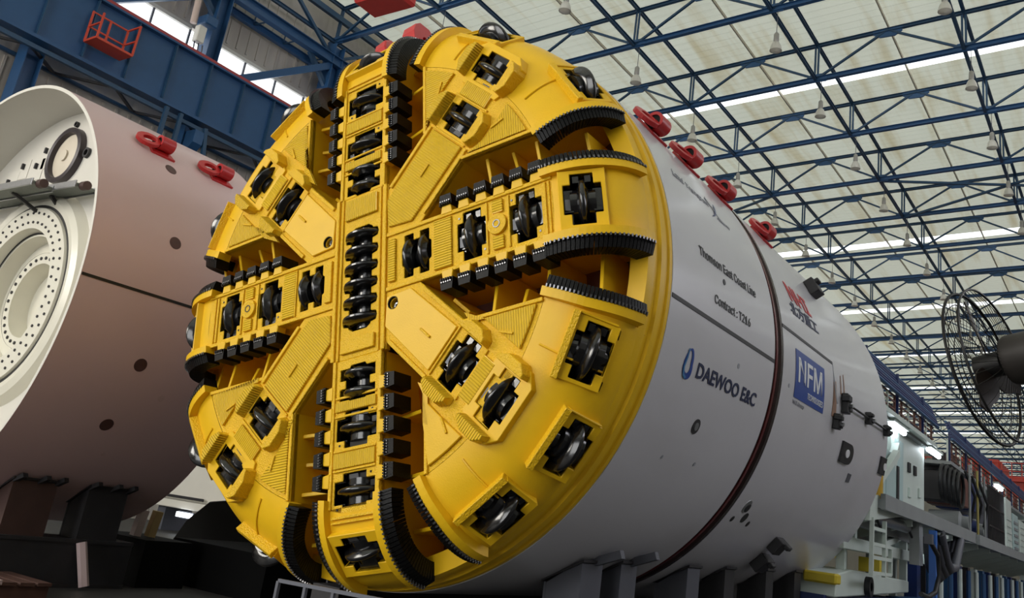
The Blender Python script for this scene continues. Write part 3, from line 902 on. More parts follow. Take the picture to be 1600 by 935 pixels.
    build('edge_strip', MB().bar((CH + .02, CH + .52, .012), (CH + .02, 2.35, .012), .04, .028), M_YELF, head, F, bevel=.005)
    # ribs standing in the channels
    rib = [(1.66, .14, .36), (1.96, .20, .62), (2.28, .16, .36), (2.78, .34, .36)]
    for s in (1, -1):
        for x, wtop, ti in rib:
            mb = MB()
            w2 = W_BACK
            if s > 0: mb.plate([[(-CH, -W_BACK), (-ti, -W_BACK), (-ti, -wtop - .14), (-CH, -wtop)]], -.02, .02)
            else: mb.plate([[(ti, -W_BACK), (CH, -W_BACK), (CH, -wtop), (ti, -wtop - .14)]], -.02, .02)
            # plate lies in tangential/depth plane at radius x
            Mx = Matrix(((0, 0, 1, x), (1, 0, 0, 0), (0, 1, 0, 0), (0, 0, 0, 1)))
            Ax = A if s < 0 else A + 90
            build('channel_rib', mb, M_YEL, head, fr(Ax) @ Mx, bevel=.005)
        # angled gusset against the beam
        Ax = A if s < 0 else A + 90
        t = .62 * (1 if s < 0 else -1)
        build('beam_gusset', MB().at(T(1.17, t, 0) @ Matrix.Rotation(R_(-45 if s < 0 else 45), 4, 'Z')).box(-.02, .02, -.14, .14, -W_BACK, -.28), M_YEL, head, fr(Ax), bevel=.005)

# ---- rim ring and back
mb = MB().lathe([(.60, 3.05), (.60, 3.245), (.66, 3.262), (.71, 3.262), (.73, 3.245), (.79, 3.25), (.81, 3.285), (.90, 3.288), (.92, 3.262), (.97, 3.27), (.985, 3.292), (1.045, 3.292), (1.045, 3.02), (.60, 3.05)], 128, 'Y')
build('rim_ring', mb, M_YEL, head, smooth=30)
mb = MB().lathe([(.985, 0.2), (.985, 3.06)], 64, 'Y')
build('back_plate', mb, M_BRN, head)
# ================================================================ SHIELDS
RS = 3.3
def on_shell(th, y, r=RS, xc=0.0, zc=ZA):
    """frame on a shield skin: X along the machine (to the rear), Y up around the skin, Z outward"""
    a = R_(th)
    n = Vector((math.cos(a), 0, math.sin(a))); u = Vector((-math.sin(a), 0, math.cos(a))); x = Vector((0, 1, 0))
    o = Vector((xc, y, zc)) + n * r
    return Matrix(((x.x, u.x, n.x, o.x), (x.y, u.y, n.y, o.y), (x.z, u.z, n.z, o.z), (0, 0, 0, 1)))
def shell_mesh(y0, y1, r, th=.06, n=160):
    return MB().lathe([(y0, r - th), (y0, r - .004), (y0 + .004, r), (y1 - .004, r), (y1, r - .004), (y1, r - th), (y0, r - th)], n, 'Y')

def wrap(me, th, y, r, xc, zc):
    """bend a flat mesh (x along the machine, y up the skin, z off the skin) onto the shield"""
    bm = bmesh.new(); bm.from_mesh(me)
    ys = [v.co.y for v in bm.verts]
    if ys:
        y0, y1 = min(ys), max(ys)
        k = y0 + .05
        while k < y1:
            bmesh.ops.bisect_plane(bm, geom=bm.verts[:] + bm.edges[:] + bm.faces[:], plane_co=(0, k, 0), plane_no=(0, 1, 0))
            k += .05
    for v in bm.verts:
        a = R_(th) + v.co.y / RS; rr = r + v.co.z
        v.co = (xc + rr * math.cos(a), y + v.co.x, zc + rr * math.sin(a))
    bm.to_mesh(me); bm.free(); me.update()
    return me
try:      # plain sans face that ships with Blender; the built-in face otherwise
    FONT = bpy.data.fonts.load(bpy.utils.system_resource('DATAFILES') + '/fonts/Inter.woff2')
except Exception:
    FONT = None
def text_mesh(body, size, shear=0.0, bold=0.0, sx=1.0, align='LEFT', plain=True):
    cu = bpy.data.curves.new('lettering', 'FONT'); cu.body = body; cu.size = size; cu.shear = shear; cu.offset = bold
    cu.align_x = align
    if FONT and plain: cu.font = FONT
    cu.resolution_u = 3; cu.extrude = .002
    ob = bpy.data.objects.new('lettering', cu); COL.objects.link(ob)
    dg = bpy.context.evaluated_depsgraph_get()
    me = bpy.data.meshes.new_from_object(ob.evaluated_get(dg))
    bpy.data.objects.remove(ob); bpy.data.curves.remove(cu)
    me.materials.clear()
    for v in me.vertices: v.co.x *= sx
    return me
def fit_text(body, width, height, **kw):
    me = text_mesh(body, 1.0, **kw)
    xs = [v.co.x for v in me.vertices]; ys = [v.co.y for v in me.vertices]
    x0, x1, y0, y1 = min(xs), max(xs), min(ys), max(ys)
    for v in me.vertices:
        v.co.x = (v.co.x - x0) * width / (x1 - x0); v.co.y = (v.co.y - y0) * height / (y1 - y0)
    return me
def print_text(name, body, y, th, width, height, m, parent, off=.006, **kw):
    kw.setdefault('bold', .006)
    me = fit_text(body, width, height, **kw)
    wrap(me, th, y, RS + off, 0, ZA)
    return link(name, me, m, parent)
def decal(name, loops, y, th, m, parent, off=.004, z1=.003):
    me = MB().plate(loops, 0, z1).mesh(name); wrap(me, th, y, RS + off, 0, ZA)
    return link(name, me, m, parent)
DEG = RS * PI / 180   # metres of skin per degree

fs_ = thing('front_shield', 'white front shield drum right behind the yellow cutterhead', 'shield', (0, 0, 0))
build('shell', shell_mesh(1.05, 4.13, RS), M_WHT, fs_, T(0, 0, ZA), smooth=30)
build('bulkhead', MB().lathe([(1.12, .05), (1.12, 3.27)], 64, 'Y'), M_BRN, fs_, T(0, 0, ZA))
build('seam', MB().box(0, 0.001, 0, .001, 0, .001) if False else MB().at(on_shell(-.8, 1.06)).box(0, 3.06, -.022, .022, -.01, .006), M_INK, fs_)
ms = thing('middle_shield', 'white middle shield drum behind the dark band', 'shield', (0, 0, 0))
build('shell', shell_mesh(4.46, 10.28, RS), M_WHT, ms, T(0, 0, ZA), smooth=30)
build('rear_frame', MB().lathe([(9.9, 2.2), (9.9, 3.26)], 64, 'Y'), M_DKST, ms, T(0, 0, ZA))
build('seam', MB().at(on_shell(9.05, 4.47)).box(0, 2.33, -.022, .022, -.01, .006), M_INK, ms)
build('seam', MB().at(on_shell(9.05, 6.8)).box(0, .02, -.62, .0, -.01, .004), M_GREYI, ms)
band = build('articulation_band', MB().lathe([(4.12, 3.2), (4.12, 3.296), (4.20, 3.285), (4.22, 3.27), (4.36, 3.27), (4.38, 3.30), (4.47, 3.30), (4.47, 3.2)], 160, 'Y'), M_BND, None, T(0, 0, ZA), smooth=30)
tag(band, 'dark glossy band joining the two white shield drums', 'band')
build('band_strap', MB().lathe([(4.235, 3.27), (4.235, 3.285), (4.30, 3.285), (4.30, 3.27)], 160, 'Y'), mat('dark_red_strap', (.16, .02, .025), .25, .3, .3, 3), band, smooth=30)

# lettering
print_text('lettering', 'Thomson East Coast Line', 1.75, 10.55, 1.74, .115 * 1.0, M_INK, fs_)
print_text('lettering', 'Contract : T216', 2.13, 2.9, 1.10, .105, M_INK, fs_)
print_text('lettering', 'DAEWOO E&C', 1.93, -12.35, 1.76, .165, M_NAVY, fs_, bold=.02, plain=False)
print_text('lettering', 'Land', 1.52, 26.6, .32, .10, M_GREYI, fs_, shear=.25, bold=.01)
print_text('lettering', 'Transport', 1.90, 26.3, .66, .10, M_GREYI, fs_, shear=.25, bold=.01)
print_text('lettering', 'Authority', 2.72, 24.6, .42, .06, M_GREYI, fs_, shear=.2)
# brush-stroke emblem between the two words
def stroke(pts, w0, w1):
    n = len(pts); L, Rr = [], []
    for i, (x, y) in enumerate(pts):
        a = pts[max(0, i - 1)]; b = pts[min(n - 1, i + 1)]
        dx, dy = b[0] - a[0], b[1] - a[1]; l = math.hypot(dx, dy) or 1
        w = (w0 + (w1 - w0) * i / (n - 1)) / 2
        L.append((x - dy / l * w, y + dx / l * w)); Rr.append((x + dy / l * w, y - dx / l * w))
    return L + Rr[::-1]
e1 = stroke([(-.16, .15), (-.05, .07), (.06, -.02), (.22, -.10)], .05, .012)
e2 = stroke([(.10, .14), (.05, .03), (-.04, -.07), (-.14, -.12)], .045, .015)
decal('emblem', [e1], 2.70, 26.6, M_GREYI, fs_); decal('emblem', [e2], 2.70, 26.6, mat('slate_blue_ink', (.10, .12, .22), .5), fs_, off=.008)
# swirl beside the navy letters: a hollow drop
sw_o, sw_i = [], []
for i in range(28):
    t = 2 * PI * i / 28
    x = .105 * math.cos(t) * (1 - .25 * math.sin(t)); y = .165 * math.sin(t)
    x += .05 * math.sin(t) * math.cos(t * .5) * .6
    sw_o.append((x, y))
    sw_i.append((x * .62 - .012, y * .74 + .018))
decal('logo_swirl', [sw_o, sw_i], 1.69, -10.6, M_BLUI, fs_)
decal('logo_swirl', [stroke([(-.05, .15), (-.06, .05), (-.085, -.05), (-.06, -.13), (.0, -.155)], .02, .035)], 1.69, -10.6, M_LBLU, fs_, off=.009)

# middle shield print
print_text('lettering', 'NHI', 5.02, 18.7, 1.12, .26, M_REDI, ms, shear=-.35, bold=.015)
print_text('lettering', '\u5317\u65b9\u91cd\u5de5', 5.0, 14.6, 1.30, .20, M_NAVY, ms, bold=.02, plain=False)
sq = decal('sign_panel', [[(0, -.33), (1.33, -.33), (1.33, .33), (0, .33)]], 4.97, -.1, M_BLUI, ms)
print_text('lettering', 'NFM', 5.08, -1.9, 1.08, .34, M_WHTI, ms, off=.010, bold=.012)
print_text('lettering', 'TECHNOLOGIES', 5.52, -4.6, .72, .085, M_WHTI, ms, off=.010)
print_text('lettering', 'NHI Group', 4.97, -7.6, .48, .07, M_GREYI, ms)

def disc_on(name, th, y, r, m, parent, h=.006, hole=None, xc=0.0, zc=ZA, sy=1.0):
    loop = [(r * math.cos(i * PI / 12), sy * r * math.sin(i * PI / 12)) for i in range(24)]
    lo = [loop] + ([[(p[0] * hole, p[1] * hole) for p in loop]] if hole else [])
    return build(name, MB().plate(lo, -.02, h), m, parent, on_shell(th, y, RS, xc, zc))
p_ = disc_on('port', -20.6, 2.35, .085, M_DKST, fs_, .008); disc_on('port_plug', -20.6, 2.35, .045, M_STEEL, fs_, .014)
disc_on('port', 8.6, 2.30 + .13, .035, M_INK, fs_)
disc_on('port', -6.2, 2.98, .03, M_GREYI, fs_)
disc_on('port', -28, 1.95, .02, M_GREYI, fs_); disc_on('port', -27.5, 2.75, .025, M_GREYI, fs_)
for th, y, r in ((-33.3, 4.91, .10), (-36.2, 5.09, .08), (-37.1, 4.74, .045), (-37.6, 5.35, .045), (-18.1, 8.32, .0)):
    if r: disc_on('port', th, y, r, M_INK if r != .10 else M_STEEL, ms, .004)
disc_on('port', -33.6, 4.95, .065, M_INK, ms, .010)
disc_on('port', -4.0, 4.75, .028, M_GREYI, ms)
build('small_plate', MB().box(-.09, .09, -.07, .07, 0, .012), M_GRST, ms, on_shell(-18.1, 8.32))
# D-shaped black plates with a white eye
for th, y, sq_ in ((-12.2, 7.82, False), (-10.6, 10.22, True)):
    if sq_: lp = [(-.32, -.15), (.06, -.15), (.06, .15), (-.32, .15)]
    else: lp = [(-.32, -.16), (.10, -.16)] + [(.10 + .22 * math.sin(i * PI / 12), -.16 * math.cos(i * PI / 12)) for i in range(1, 12)] + [(.10, .16), (-.32, .16)]
    o = build('eye_plate', MB().plate([lp], -.02, .03), M_INK, ms, on_shell(th, y))
    build('eye', MB().plate([[(-.02 + .10 * math.cos(i * PI / 10), .065 * math.sin(i * PI / 10)) for i in range(20)]], .03, .04), M_WHTI, o)
# black brackets linked by a rod
for th, y, s in ((-.1, 7.3, .95), (-5.9, 6.91, .72), (.1, 8.71, .62), (.0, 9.98, .6)):
    mb = MB().box(-.10 * s, .10 * s, -.16 * s, .16 * s, 0, .10).box(-.16 * s, .02, .02, .12 * s, .02, .14).box(.0, .14 * s, -.12 * s, .0, .02, .12)
    o = build('bracket', mb, M_INK, ms, on_shell(th, y), bevel=.01)
    build('bracket_bolt', MB().at(T(.02, -.03, .10)).lathe([(0, .03), (.05, .03), (.05, 0)], 10, 'Z'), M_STEEL, o)
build('link_rod', MB().cyl((RS + .06, 7.3, ZA), (RS + .06, 10.0, ZA), .018, 8), M_INK, ms)
M_STRK = mat('brown_rust_run', (.30, .17, .11), .5, 0, .4, 20)
for y, th, w, h in ((6.84, -5.0, .22, .55), (7.18, 2.0, .06, .30), (7.36, 2.2, .06, .34), (4.5 + .36, 6.5, .0, .0)):
    if w: decal('rust_run', [[(-w / 2, 0), (w / 2, 0), (w * .32, h), (-w * .25, h * .95)]], y, th, M_STRK, ms)
for th, y, s in ((-47.6, 6.95, 1.0), (-41.4, 6.87, .9), (31.9, 7.01, 1.0)):
    build('skin_block', MB().box(-.16 * s, .16 * s, -.13 * s, .13 * s, 0, .16 * s).box(-.04, .12, .05, .12, .1, .22), M_DKST, ms, on_shell(th, y), bevel=.01)

# red lifting lugs: a swing ring leaning off the skin with a short tube behind it
n24 = range(24)
lug_eye = MB().plate([[(.27 * math.cos(i * PI / 12), .25 * math.sin(i * PI / 12)) for i in n24], [(.02 + .15 * math.cos(i * PI / 12), .13 * math.sin(i * PI / 12)) for i in n24]], -.045, .045).mesh('swing_ring')
lug_eye.materials.append(M_RED)
lug_tube = MB().lathe([(-.17, .11), (-.17, .165), (.17, .165), (.17, .11), (-.17, .11)], 24, 'X').mesh('lug_tube', 40)
lug_tube.materials.append(M_RED)
lug_base = MB().plate([[(-.12, -.26), (.46, -.26), (.36, .02), (.34, .22), (-.10, .22), (-.14, .0)]], -.06, .04).mesh('lug_base')
lug_base.materials.append(M_RED)
lug_in = MB().at(T(-.14, 0, 0)).lathe([(0, .115), (0, 0)], 20, 'X').cyl((-.05, -.1, -.09), (-.05, .1, -.09), .06, 10).mesh('lug_bore'); lug_in.materials.append(M_TUB)
def lug(th, y, parent, xc=0.0, zc=ZA, s=1.0):
    l = link('lifting_lug', lug_base, M_RED, parent, on_shell(th, y, RS, xc, zc) @ Matrix.Scale(s, 4), bevel=.01)
    link('swing_ring', lug_eye, M_RED, l, T(-.22, .0, .13) @ Matrix.Rotation(R_(-10), 4, 'Y'), bevel=.015)
    link('lug_tube', lug_tube, M_RED, l, T(.17, .0, .19))
    link('lug_bore', lug_in, M_TUB, l, T(.17, .0, .19))
    return l
for y in (1.85, 2.85): lug(44, y, fs_, s=.70)
lug(42.5, 3.88, fs_, s=.70); lug(42.5, 5.55, ms, s=.70)
# tall red lifting ears on top of the front shield
for th, rr in ((107.5, 4.42), (115.6, 4.56)):
    a = R_(th); w = .26
    mb = MB().plate([[(-w, -.1), (w, -.1), (w, rr - RS - .22), (w * .8, rr - RS - .08), (w * .4, rr - RS), (-w * .4, rr - RS), (-w * .8, rr - RS - .08), (-w, rr - RS - .22)],
                     [(.07 * math.cos(i * PI / 8), rr - RS - .28 + .07 * math.sin(i * PI / 8)) for i in range(16)]], -.11, .11)
    Fm = on_shell(th, 1.42 if th < 110 else 1.50)
    build('lifting_ear', mb, M_RED, fs_, Fm @ Matrix(((1, 0, 0, 0), (0, 0, -1, 0), (0, 1, 0, 0), (0, 0, 0, 1))), bevel=.02)

# ---------------------------------------------------------------- second machine at the left
LX, LZ, LY = -7.66, 4.05, -0.75
ls = thing('second_shield', 'pale pink open shield drum with cream inner wall at the left', 'shield', (0, 0, 0))
build('shell', MB().lathe([(LY, RS - .055), (LY, RS), (2.30, RS), (2.30, RS - .055)], 160, 'Y').at(Matrix.Identity(4)) , M_PNK, ls, T(LX, 0, LZ), smooth=30)
build('inner_skin', MB().lathe([(LY - .003, RS - .001), (LY - .003, RS - .055), (.2, RS - .056)], 160, 'Y'), M_CRM, ls, T(LX, 0, LZ), smooth=30)
BY = .12
build('pressure_wall', MB().lathe([(BY, 1.2), (BY, RS - .05), (BY + .05, RS - .05), (BY + .05, 1.2)], 96, 'Y'), M_CRM, ls, T(LX, 0, LZ), smooth=30)
M_IVO = mat('ivory_bearing_ring', (.80, .77, .66), .3, 0, .06, 3, coat=.3)
rg_ = build('bearing_ring', MB().lathe([(BY, 1.80), (-.02, 1.72), (-.06, 1.62), (-.04, 1.52), (-.02, 1.50), (-.02, 1.46), (-.07, 1.45), (-.07, 1.10), (.10, 1.08), (.10, 1.02), (.35, 1.0), (.35, .82), (.30, .80), (.30, .62), (.6, .6), (.6, .02)], 96, 'Y'), M_IVO, ls, T(LX, 0, LZ), smooth=25)
build('ring_groove', MB().lathe([(-.03, 1.525), (-.035, 1.49), (-.03, 1.465)], 96, 'Y'), M_INK, rg_, smooth=40)
build('ring_groove', MB().lathe([(.08, 1.075), (.09, 1.05)], 96, 'Y'), M_INK, rg_)
build('ring_groove', MB().lathe([(.345, .815), (.295, .80)], 96, 'Y'), M_RUST, rg_)
bolt = MB().lathe([(0, .022), (-.015, .022), (-.015, 0)], 8, 'Y').mesh('ring_bolt'); bolt.materials.append(M_DKST)
for i in range(48):
    a = 2 * PI * i / 48
    for r_ in (1.36, 1.20):
        link('ring_bolt', bolt, M_DKST, rg_, T(r_ * math.cos(a + (r_ < 1.3) * .065), -.071, r_ * math.sin(a + (r_ < 1.3) * .065)))
bolt2 = MB().lathe([(0, .028), (-.015, .028), (-.015, 0)], 8, 'Y').mesh('inner_ring_bolt'); bolt2.materials.append(M_DKST)
for i in range(30):
    a = 2 * PI * i / 30
    link('ring_bolt', bolt2, M_DKST, rg_, T(.71 * math.cos(a), .297, .71 * math.sin(a)))
for x, z in ((.30, .28), (.18, -.12)):
    link('ring_port', MB().lathe([(0, .11), (-.02, .11), (-.02, .0)], 16, 'Y').mesh('ring_port'), M_RUST, rg_, T(x, .598, z))
# round hatch on the pressure wall
hx, hz = .10, 2.43
ht = build('hatch_rim', MB().lathe([(.0, .40), (-.10, .41), (-.12, .45), (-.10, .50), (.0, .51)], 48, 'Y'), mat('dark_hatch_rim', (.05, .04, .045), .4, .2, .3, 8), ls, T(LX + hx, BY, LZ + hz), smooth=40)
build('hatch_cover', MB().lathe([(-.02, .41), (-.04, .30), (-.06, .16), (-.06, .10), (-.09, .10), (-.09, 0)], 40, 'Y'), mat('ivory_hatch_cover', (.72, .64, .52), .4, 0, .1, 5), ht, smooth=30)
for x, z, w, h in ((-.62, 2.55, .10, .26), (-.78, 2.30, .16, .20), (-1.25, 2.35, .14, .18), (-.95, 2.05, .05, .05), (-1.6, 2.05, .2, .3)):
    mb = MB().box(-w, w, -.012, 0, -h, h)
    o = build('wall_panel', mb, M_CRM, ls, T(LX + x, BY, LZ + z), bevel=.005)
    build('panel_catch', MB().box(-.02, .02, -.06, 0, -.05, .05), M_DKST, o, T(-w * .3, 0, h * .3))
for x, z, r_ in ((.72, 2.42, .09), (.10, 3.02, .05), (.95, 2.05, .0)):
    if r_: build('wall_port', MB().lathe([(0, r_), (-.05, r_), (-.05, r_ * .6), (0, r_ * .6), (0, 0)], 16, 'Y'), M_DKST, ls, T(LX + x, BY, LZ + z), smooth=30)
# skin ports along one ring, seam, lugs
for th, y in ((39.1, .5), (14.8, .51), (-17.0, .51), (-33.4, .5)):
    disc_on('port', th, y, .095, mat('brown_port', (.10, .045, .04), .5, 0, .3, 10), ls, .004, None, LX, LZ)
for th, y, r_ in ((8, 1.3, .05), (-24, 1.05, .05), (-42, .75, .03)): disc_on('port', th, y, r_, mat('pink_filler', (.62, .44, .43), .5), ls, .002, None, LX, LZ)
build('seam', MB().box(0, 3.04, -.02, .02, -.01, .006), M_INK, ls, on_shell(-.1, LY + .01, RS, LX, LZ))
for y in (.30, 1.42): lug(46.5, y, ls, LX, LZ, .70)
# folded work platform inside the drum
pf = thing('work_platform', 'grey folding work platform inside the pink drum above the ring', 'platform', (LX, 0, LZ))
for i, (y, z, x1) in enumerate(((-.16, 1.62, 1.55), (-.50, 1.58, .95))):
    b = build('grating', MB().box(-1.9, x1, y - .15, y + .15, z - .025, z + .025), mat('green_grey_grating', (.19, .21, .19), .5, .2, .2, 10, wave=('X', 18, .5)), pf, bevel=.006)
    build('edge_bar', MB().box(-1.9, x1, y - .175, y - .15, z - .05, z + .06), M_STEEL, pf, bevel=.004)
    build('edge_bar', MB().box(-1.9, x1, y + .15, y + .175, z - .05, z + .06), M_STEEL, pf, bevel=.004)
    build('hinge', MB().cyl((x1, y - .05, z), (x1 + .13, y - .05, z), .07, 14), M_RUST, pf, smooth=40)
    build('bracket', MB().bar((.55 - .5 * i, BY - .02, z - .25), (.55 - .5 * i, y, z - .03), .05), M_DKST, pf)
M_SHADE = mat('near_black_shade', (.004, .004, .004), .6, spec=.12)  # shade low between the machines, put into a near-black colour
# ================================================================ SUPPORTS
def post_under(name, label, x, y, w, d, ztop, m, zbase=0.0, group=None, tilt=0.0, wedge=True):
    """welded H-post with top plate and end face, carrying a drum"""
    t = thing(name, label, 'support', (x, y, zbase), (0, 0, 0), group)
    h = ztop - zbase; lo = h - w * .58
    build('flange', MB().box(w / 2 - .03, w / 2, -d / 2, d / 2, 0, h), m, t)
    build('flange', MB().box(-w / 2, -w / 2 + .03, -d / 2, d / 2, 0, lo), m, t)
    E_ = Matrix(((1, 0, 0, 0), (0, 0, -1, 0), (0, 1, 0, 0), (0, 0, 0, 1)))
    build('web', MB().plate([[(-w / 2 + .03, 0), (w / 2 - .03, 0), (w / 2 - .03, h), (-w / 2 + .03, lo)]], -.02, .02), M_DKST, t, E_)
    build('face_plate', MB().plate([[(-w / 2 + .03, 0), (w / 2 - .03, 0), (w / 2 - .03, h), (-w / 2 + .03, lo)]], d / 2 - .03, d / 2 - .005), m, t, E_)
    build('top_plate', MB().plate([[(-w / 2 - .03, lo), (w / 2 + .03, h), (w / 2 + .03, h + .03), (-w / 2 - .03, lo + .03)]], -d / 2 - .02, d / 2 + .02), M_DKST, t, E_)
    if wedge:
        build('wedge_block', MB().bar((w / 2 - .02, d * .2, h + .01), (w / 2 + .30, d * .2 + .02, h + .13), .10, .09), M_GRST, t)
    return t
# below the main machine, on the right-hand side of its belly
spec = ((2.44, .46, 1.43, M_GRST, True), (3.25, .40, 1.44, M_GRST, True), (5.05, .40, 1.46, M_GRST, False), (6.25, .36, 1.50, M_DKST, False), (7.85, .34, 1.56, M_DKST, False), (9.15, .34, 1.60, M_DKST, False))
for i, (y, d, z, m, wd) in enumerate(spec):
    th = -56.5 + .75 * i
    xs = RS * math.cos(R_(th)); zs = ZA + RS * math.sin(R_(th))
    post_under('support_post', 'dark steel post under the white drums, %s from the yellow head' % ORD[i], xs - .10, y, .46, d, ZA - math.sqrt(RS * RS - (xs + .13) ** 2) - .05, m, 0, 'posts under the main machine', wedge=wd)
    # mirrored posts on the far side carry the drum too
for i, y in enumerate((2.6, 5.2, 7.8)):
    xs = -RS * math.cos(R_(-56)); zs = ZA + RS * math.sin(R_(-56))
    t = post_under('support_post', 'dark post on the hidden far side under the white drums, %s from the head' % ORD[i], xs + .10, y, .46, .5, ZA - math.sqrt(RS * RS - (xs - .13) ** 2) - .05, M_DKST, 0, 'posts under the main machine', wedge=False)
    t.rotation_euler = (0, 0, PI)
# low saddle beams along the belly
for i, x in enumerate((-.9, .9)):
    o = build('saddle_beam', MB().box(x - .22, x + .22, 1.3, 9.8, 0, .72).box(x - .35, x + .35, 1.3, 9.8, 0, .08), M_DKST)
    tag(o, 'long dark beam lying under the belly of the white drums, %s one' % ('far' if i == 0 else 'near'), 'beam', 'beams under the main machine')
# under the pink drum
for i, (y, d, m) in enumerate(((.18, .62, M_RUST), (1.28, .62, M_DKST))):
    th = -55.5
    xs = LX + RS * math.cos(R_(th)); zs = LZ + RS * math.sin(R_(th))
    t = post_under('support_post', '%s post under the pink drum' % ('rusty brown' if i == 0 else 'dark grey'), xs - .10, y, .46, d, LZ - math.sqrt(RS * RS - (xs + .13 - LX) ** 2) - .05, m, .65, 'posts under the pink drum', wedge=False)
    for dy in (-.28, .05, .30):
        build('top_clip', MB().bar((.20, dy, .70), (.36, dy + .04, .78), .08, .06), M_DKST, t)
bb = thing('base_beam', 'dark base beam lying on the floor under the pink drum posts', 'beam', (LX + 1.75, .75, 0))
build('web', MB().box(-.02, .02, -1.6, 1.1, 0, .65), M_RUST, bb)
build('side_plate', MB().box(.27, .30, -1.6, 1.1, .03, .62), M_DKST, bb)
build('flange', MB().box(-.32, .32, -1.6, 1.1, .60, .65), M_DKST, bb)
build('flange', MB().box(-.32, .32, -1.6, 1.1, 0, .05), M_DKST, bb)
pk = build('steel_tube', MB().tube([(LX + 2.30, 1.10, 0.05), (LX + 2.15, .98, .62)], .07, 6), mat('pale_tube', (.55, .42, .42), .5))
tag(pk, 'pale tube leaning against the base beam under the pink drum', 'tube')
for i, (x, y, z, c) in enumerate(((-6.35, 2.34, 0, (.62, .50, .46)), (-6.35, 2.60, 0, (.50, .36, .16)))):
    o = build('timber_prop', MB().bar((x, y, .70), (x + .03, y + .03, 1.10), .13, .12), mat('prop_%d' % i, c, .6, 0, .2, 6))
    tag(o, ('pale' if i == 0 else 'tan') + ' prop standing behind the posts of the pink drum', 'prop')
o = build('cross_beam', MB().box(-7.2, -5.75, 2.15, 3.0, 0, .69), M_SHADE); tag(o, 'dark cross beam behind the posts of the pink drum', 'beam')  # beam enlarged and darkened, its colour carries the shade
o = build('far_post_block', MB().box(LX + 1.0, LX + 3.4, 3.3, 4.9, 0, .70), M_SHADE); tag(o, 'dark block on the floor behind the pink drum', 'support')
# pallet planks at the left edge
pl = thing('timber_pallet', 'low timber pallet on the floor at the bottom left corner', 'pallet', (-4.98, -.30, 0))
for i in range(4):
    build('plank', MB().box(-.55, .5, -.42 + .22 * i, -.24 + .22 * i, .16, .20), mat('dull_wood', (.09, .04, .03), .7, 0, .3, 5), pl)
for x in (-.45, .35): build('runner', MB().box(x, x + .1, -.42, .42, 0, .16), mat('dull_wood', (.20, .09, .06), .7), pl)
build('edge_board', MB().bar((-.6, -.5, .27), (.6, -.30, .21), .10, .05), mat('pale_tube', (.55, .42, .42), .5), pl)
# equipment in the gloom between the two machines
wm = thing('white_machine', 'pale grey machine frame standing far back between the two drums', 'machine', (-17.6, 12.0, 0))
build('hood', MB().plate([[(-1.9, .95), (2.6, .95), (2.6, 2.2), (.0, 2.2), (-.6, 1.9)]], -.6, .6), M_CRM, wm, Matrix(((1, 0, 0, 0), (0, 0, -1, 0), (0, 1, 0, 0), (0, 0, 0, 1))), bevel=.03)
build('sill', MB().box(-1.9, 2.6, -.75, -.6, .72, .95), M_CRM, wm, bevel=.02)
build('rail', MB().box(-1.5, .9, -.80, -.74, 1.02, 1.10), M_DKST, wm)
build('leg', MB().box(-1.6, -1.2, -.5, .5, 0, .72), M_GRST, wm); build('leg', MB().box(1.9, 2.3, -.5, .5, 0, .72), M_GRST, wm)
o = thing('strip_lamp', 'small bright lamp glowing under the pale machine', 'lamp', (-17.4, 11.2, .56))
build('tube', MB().box(-.35, .35, -.04, .04, -.07, .07), mat('lamp_glow', (.9, .95, 1), .4, emit=((.85, .93, 1), 4.0)), o)
build('fitting', MB().box(-.4, .4, .04, .09, -.1, .1), M_GRST, o)
sl = thing('strip_lamp', 'upright bright strip seen low beside the yellow rim', 'lamp', (-13.4, 11.5, 0))
build('tube', MB().box(-.10, .10, -.05, .05, .25, .95), mat('lamp_glow', (.9, .95, 1), .4, emit=((.85, .93, 1), 4.0)), sl)
build('stand', MB().box(-.03, .03, .05, .11, 0, 1.5), M_DKST, sl)
dk = thing('dark_filler', 'large black added crate between the two machines', 'filler', (-7.5, 6.0, 0))  # dark body added, outlined to fill the black gap between the machines
build('body', MB().plate([[(-2.3, 0), (3.2, 0), (3.2, 1.4), (-.4, 1.4), (-1.3, 1.27), (-1.9, .84), (-2.25, .35)]], -.6, .6), M_SHADE, dk, Matrix(((1, 0, 0, 0), (0, 0, -1, 0), (0, 1, 0, 0), (0, 0, 0, 1))), bevel=.06)
build('skirt', MB().box(-2.4, 3.25, -.65, .65, 0, .10), M_DKST, dk)
# low railing frame in front of the head
fl = thing('guard_frame', 'low grey steel frame in front of the bottom of the yellow head', 'frame', (.88, -1.02, 0))
build('top_bar', MB().bar((-.02, 0, .965), (1.15, .22, .965), .03), M_GRST, fl)
for i in range(5): build('bar', MB().bar((-.02 + .28 * i, .055 * i, 0), (-.02 + .28 * i, .055 * i, .96), .03), M_GRST, fl)

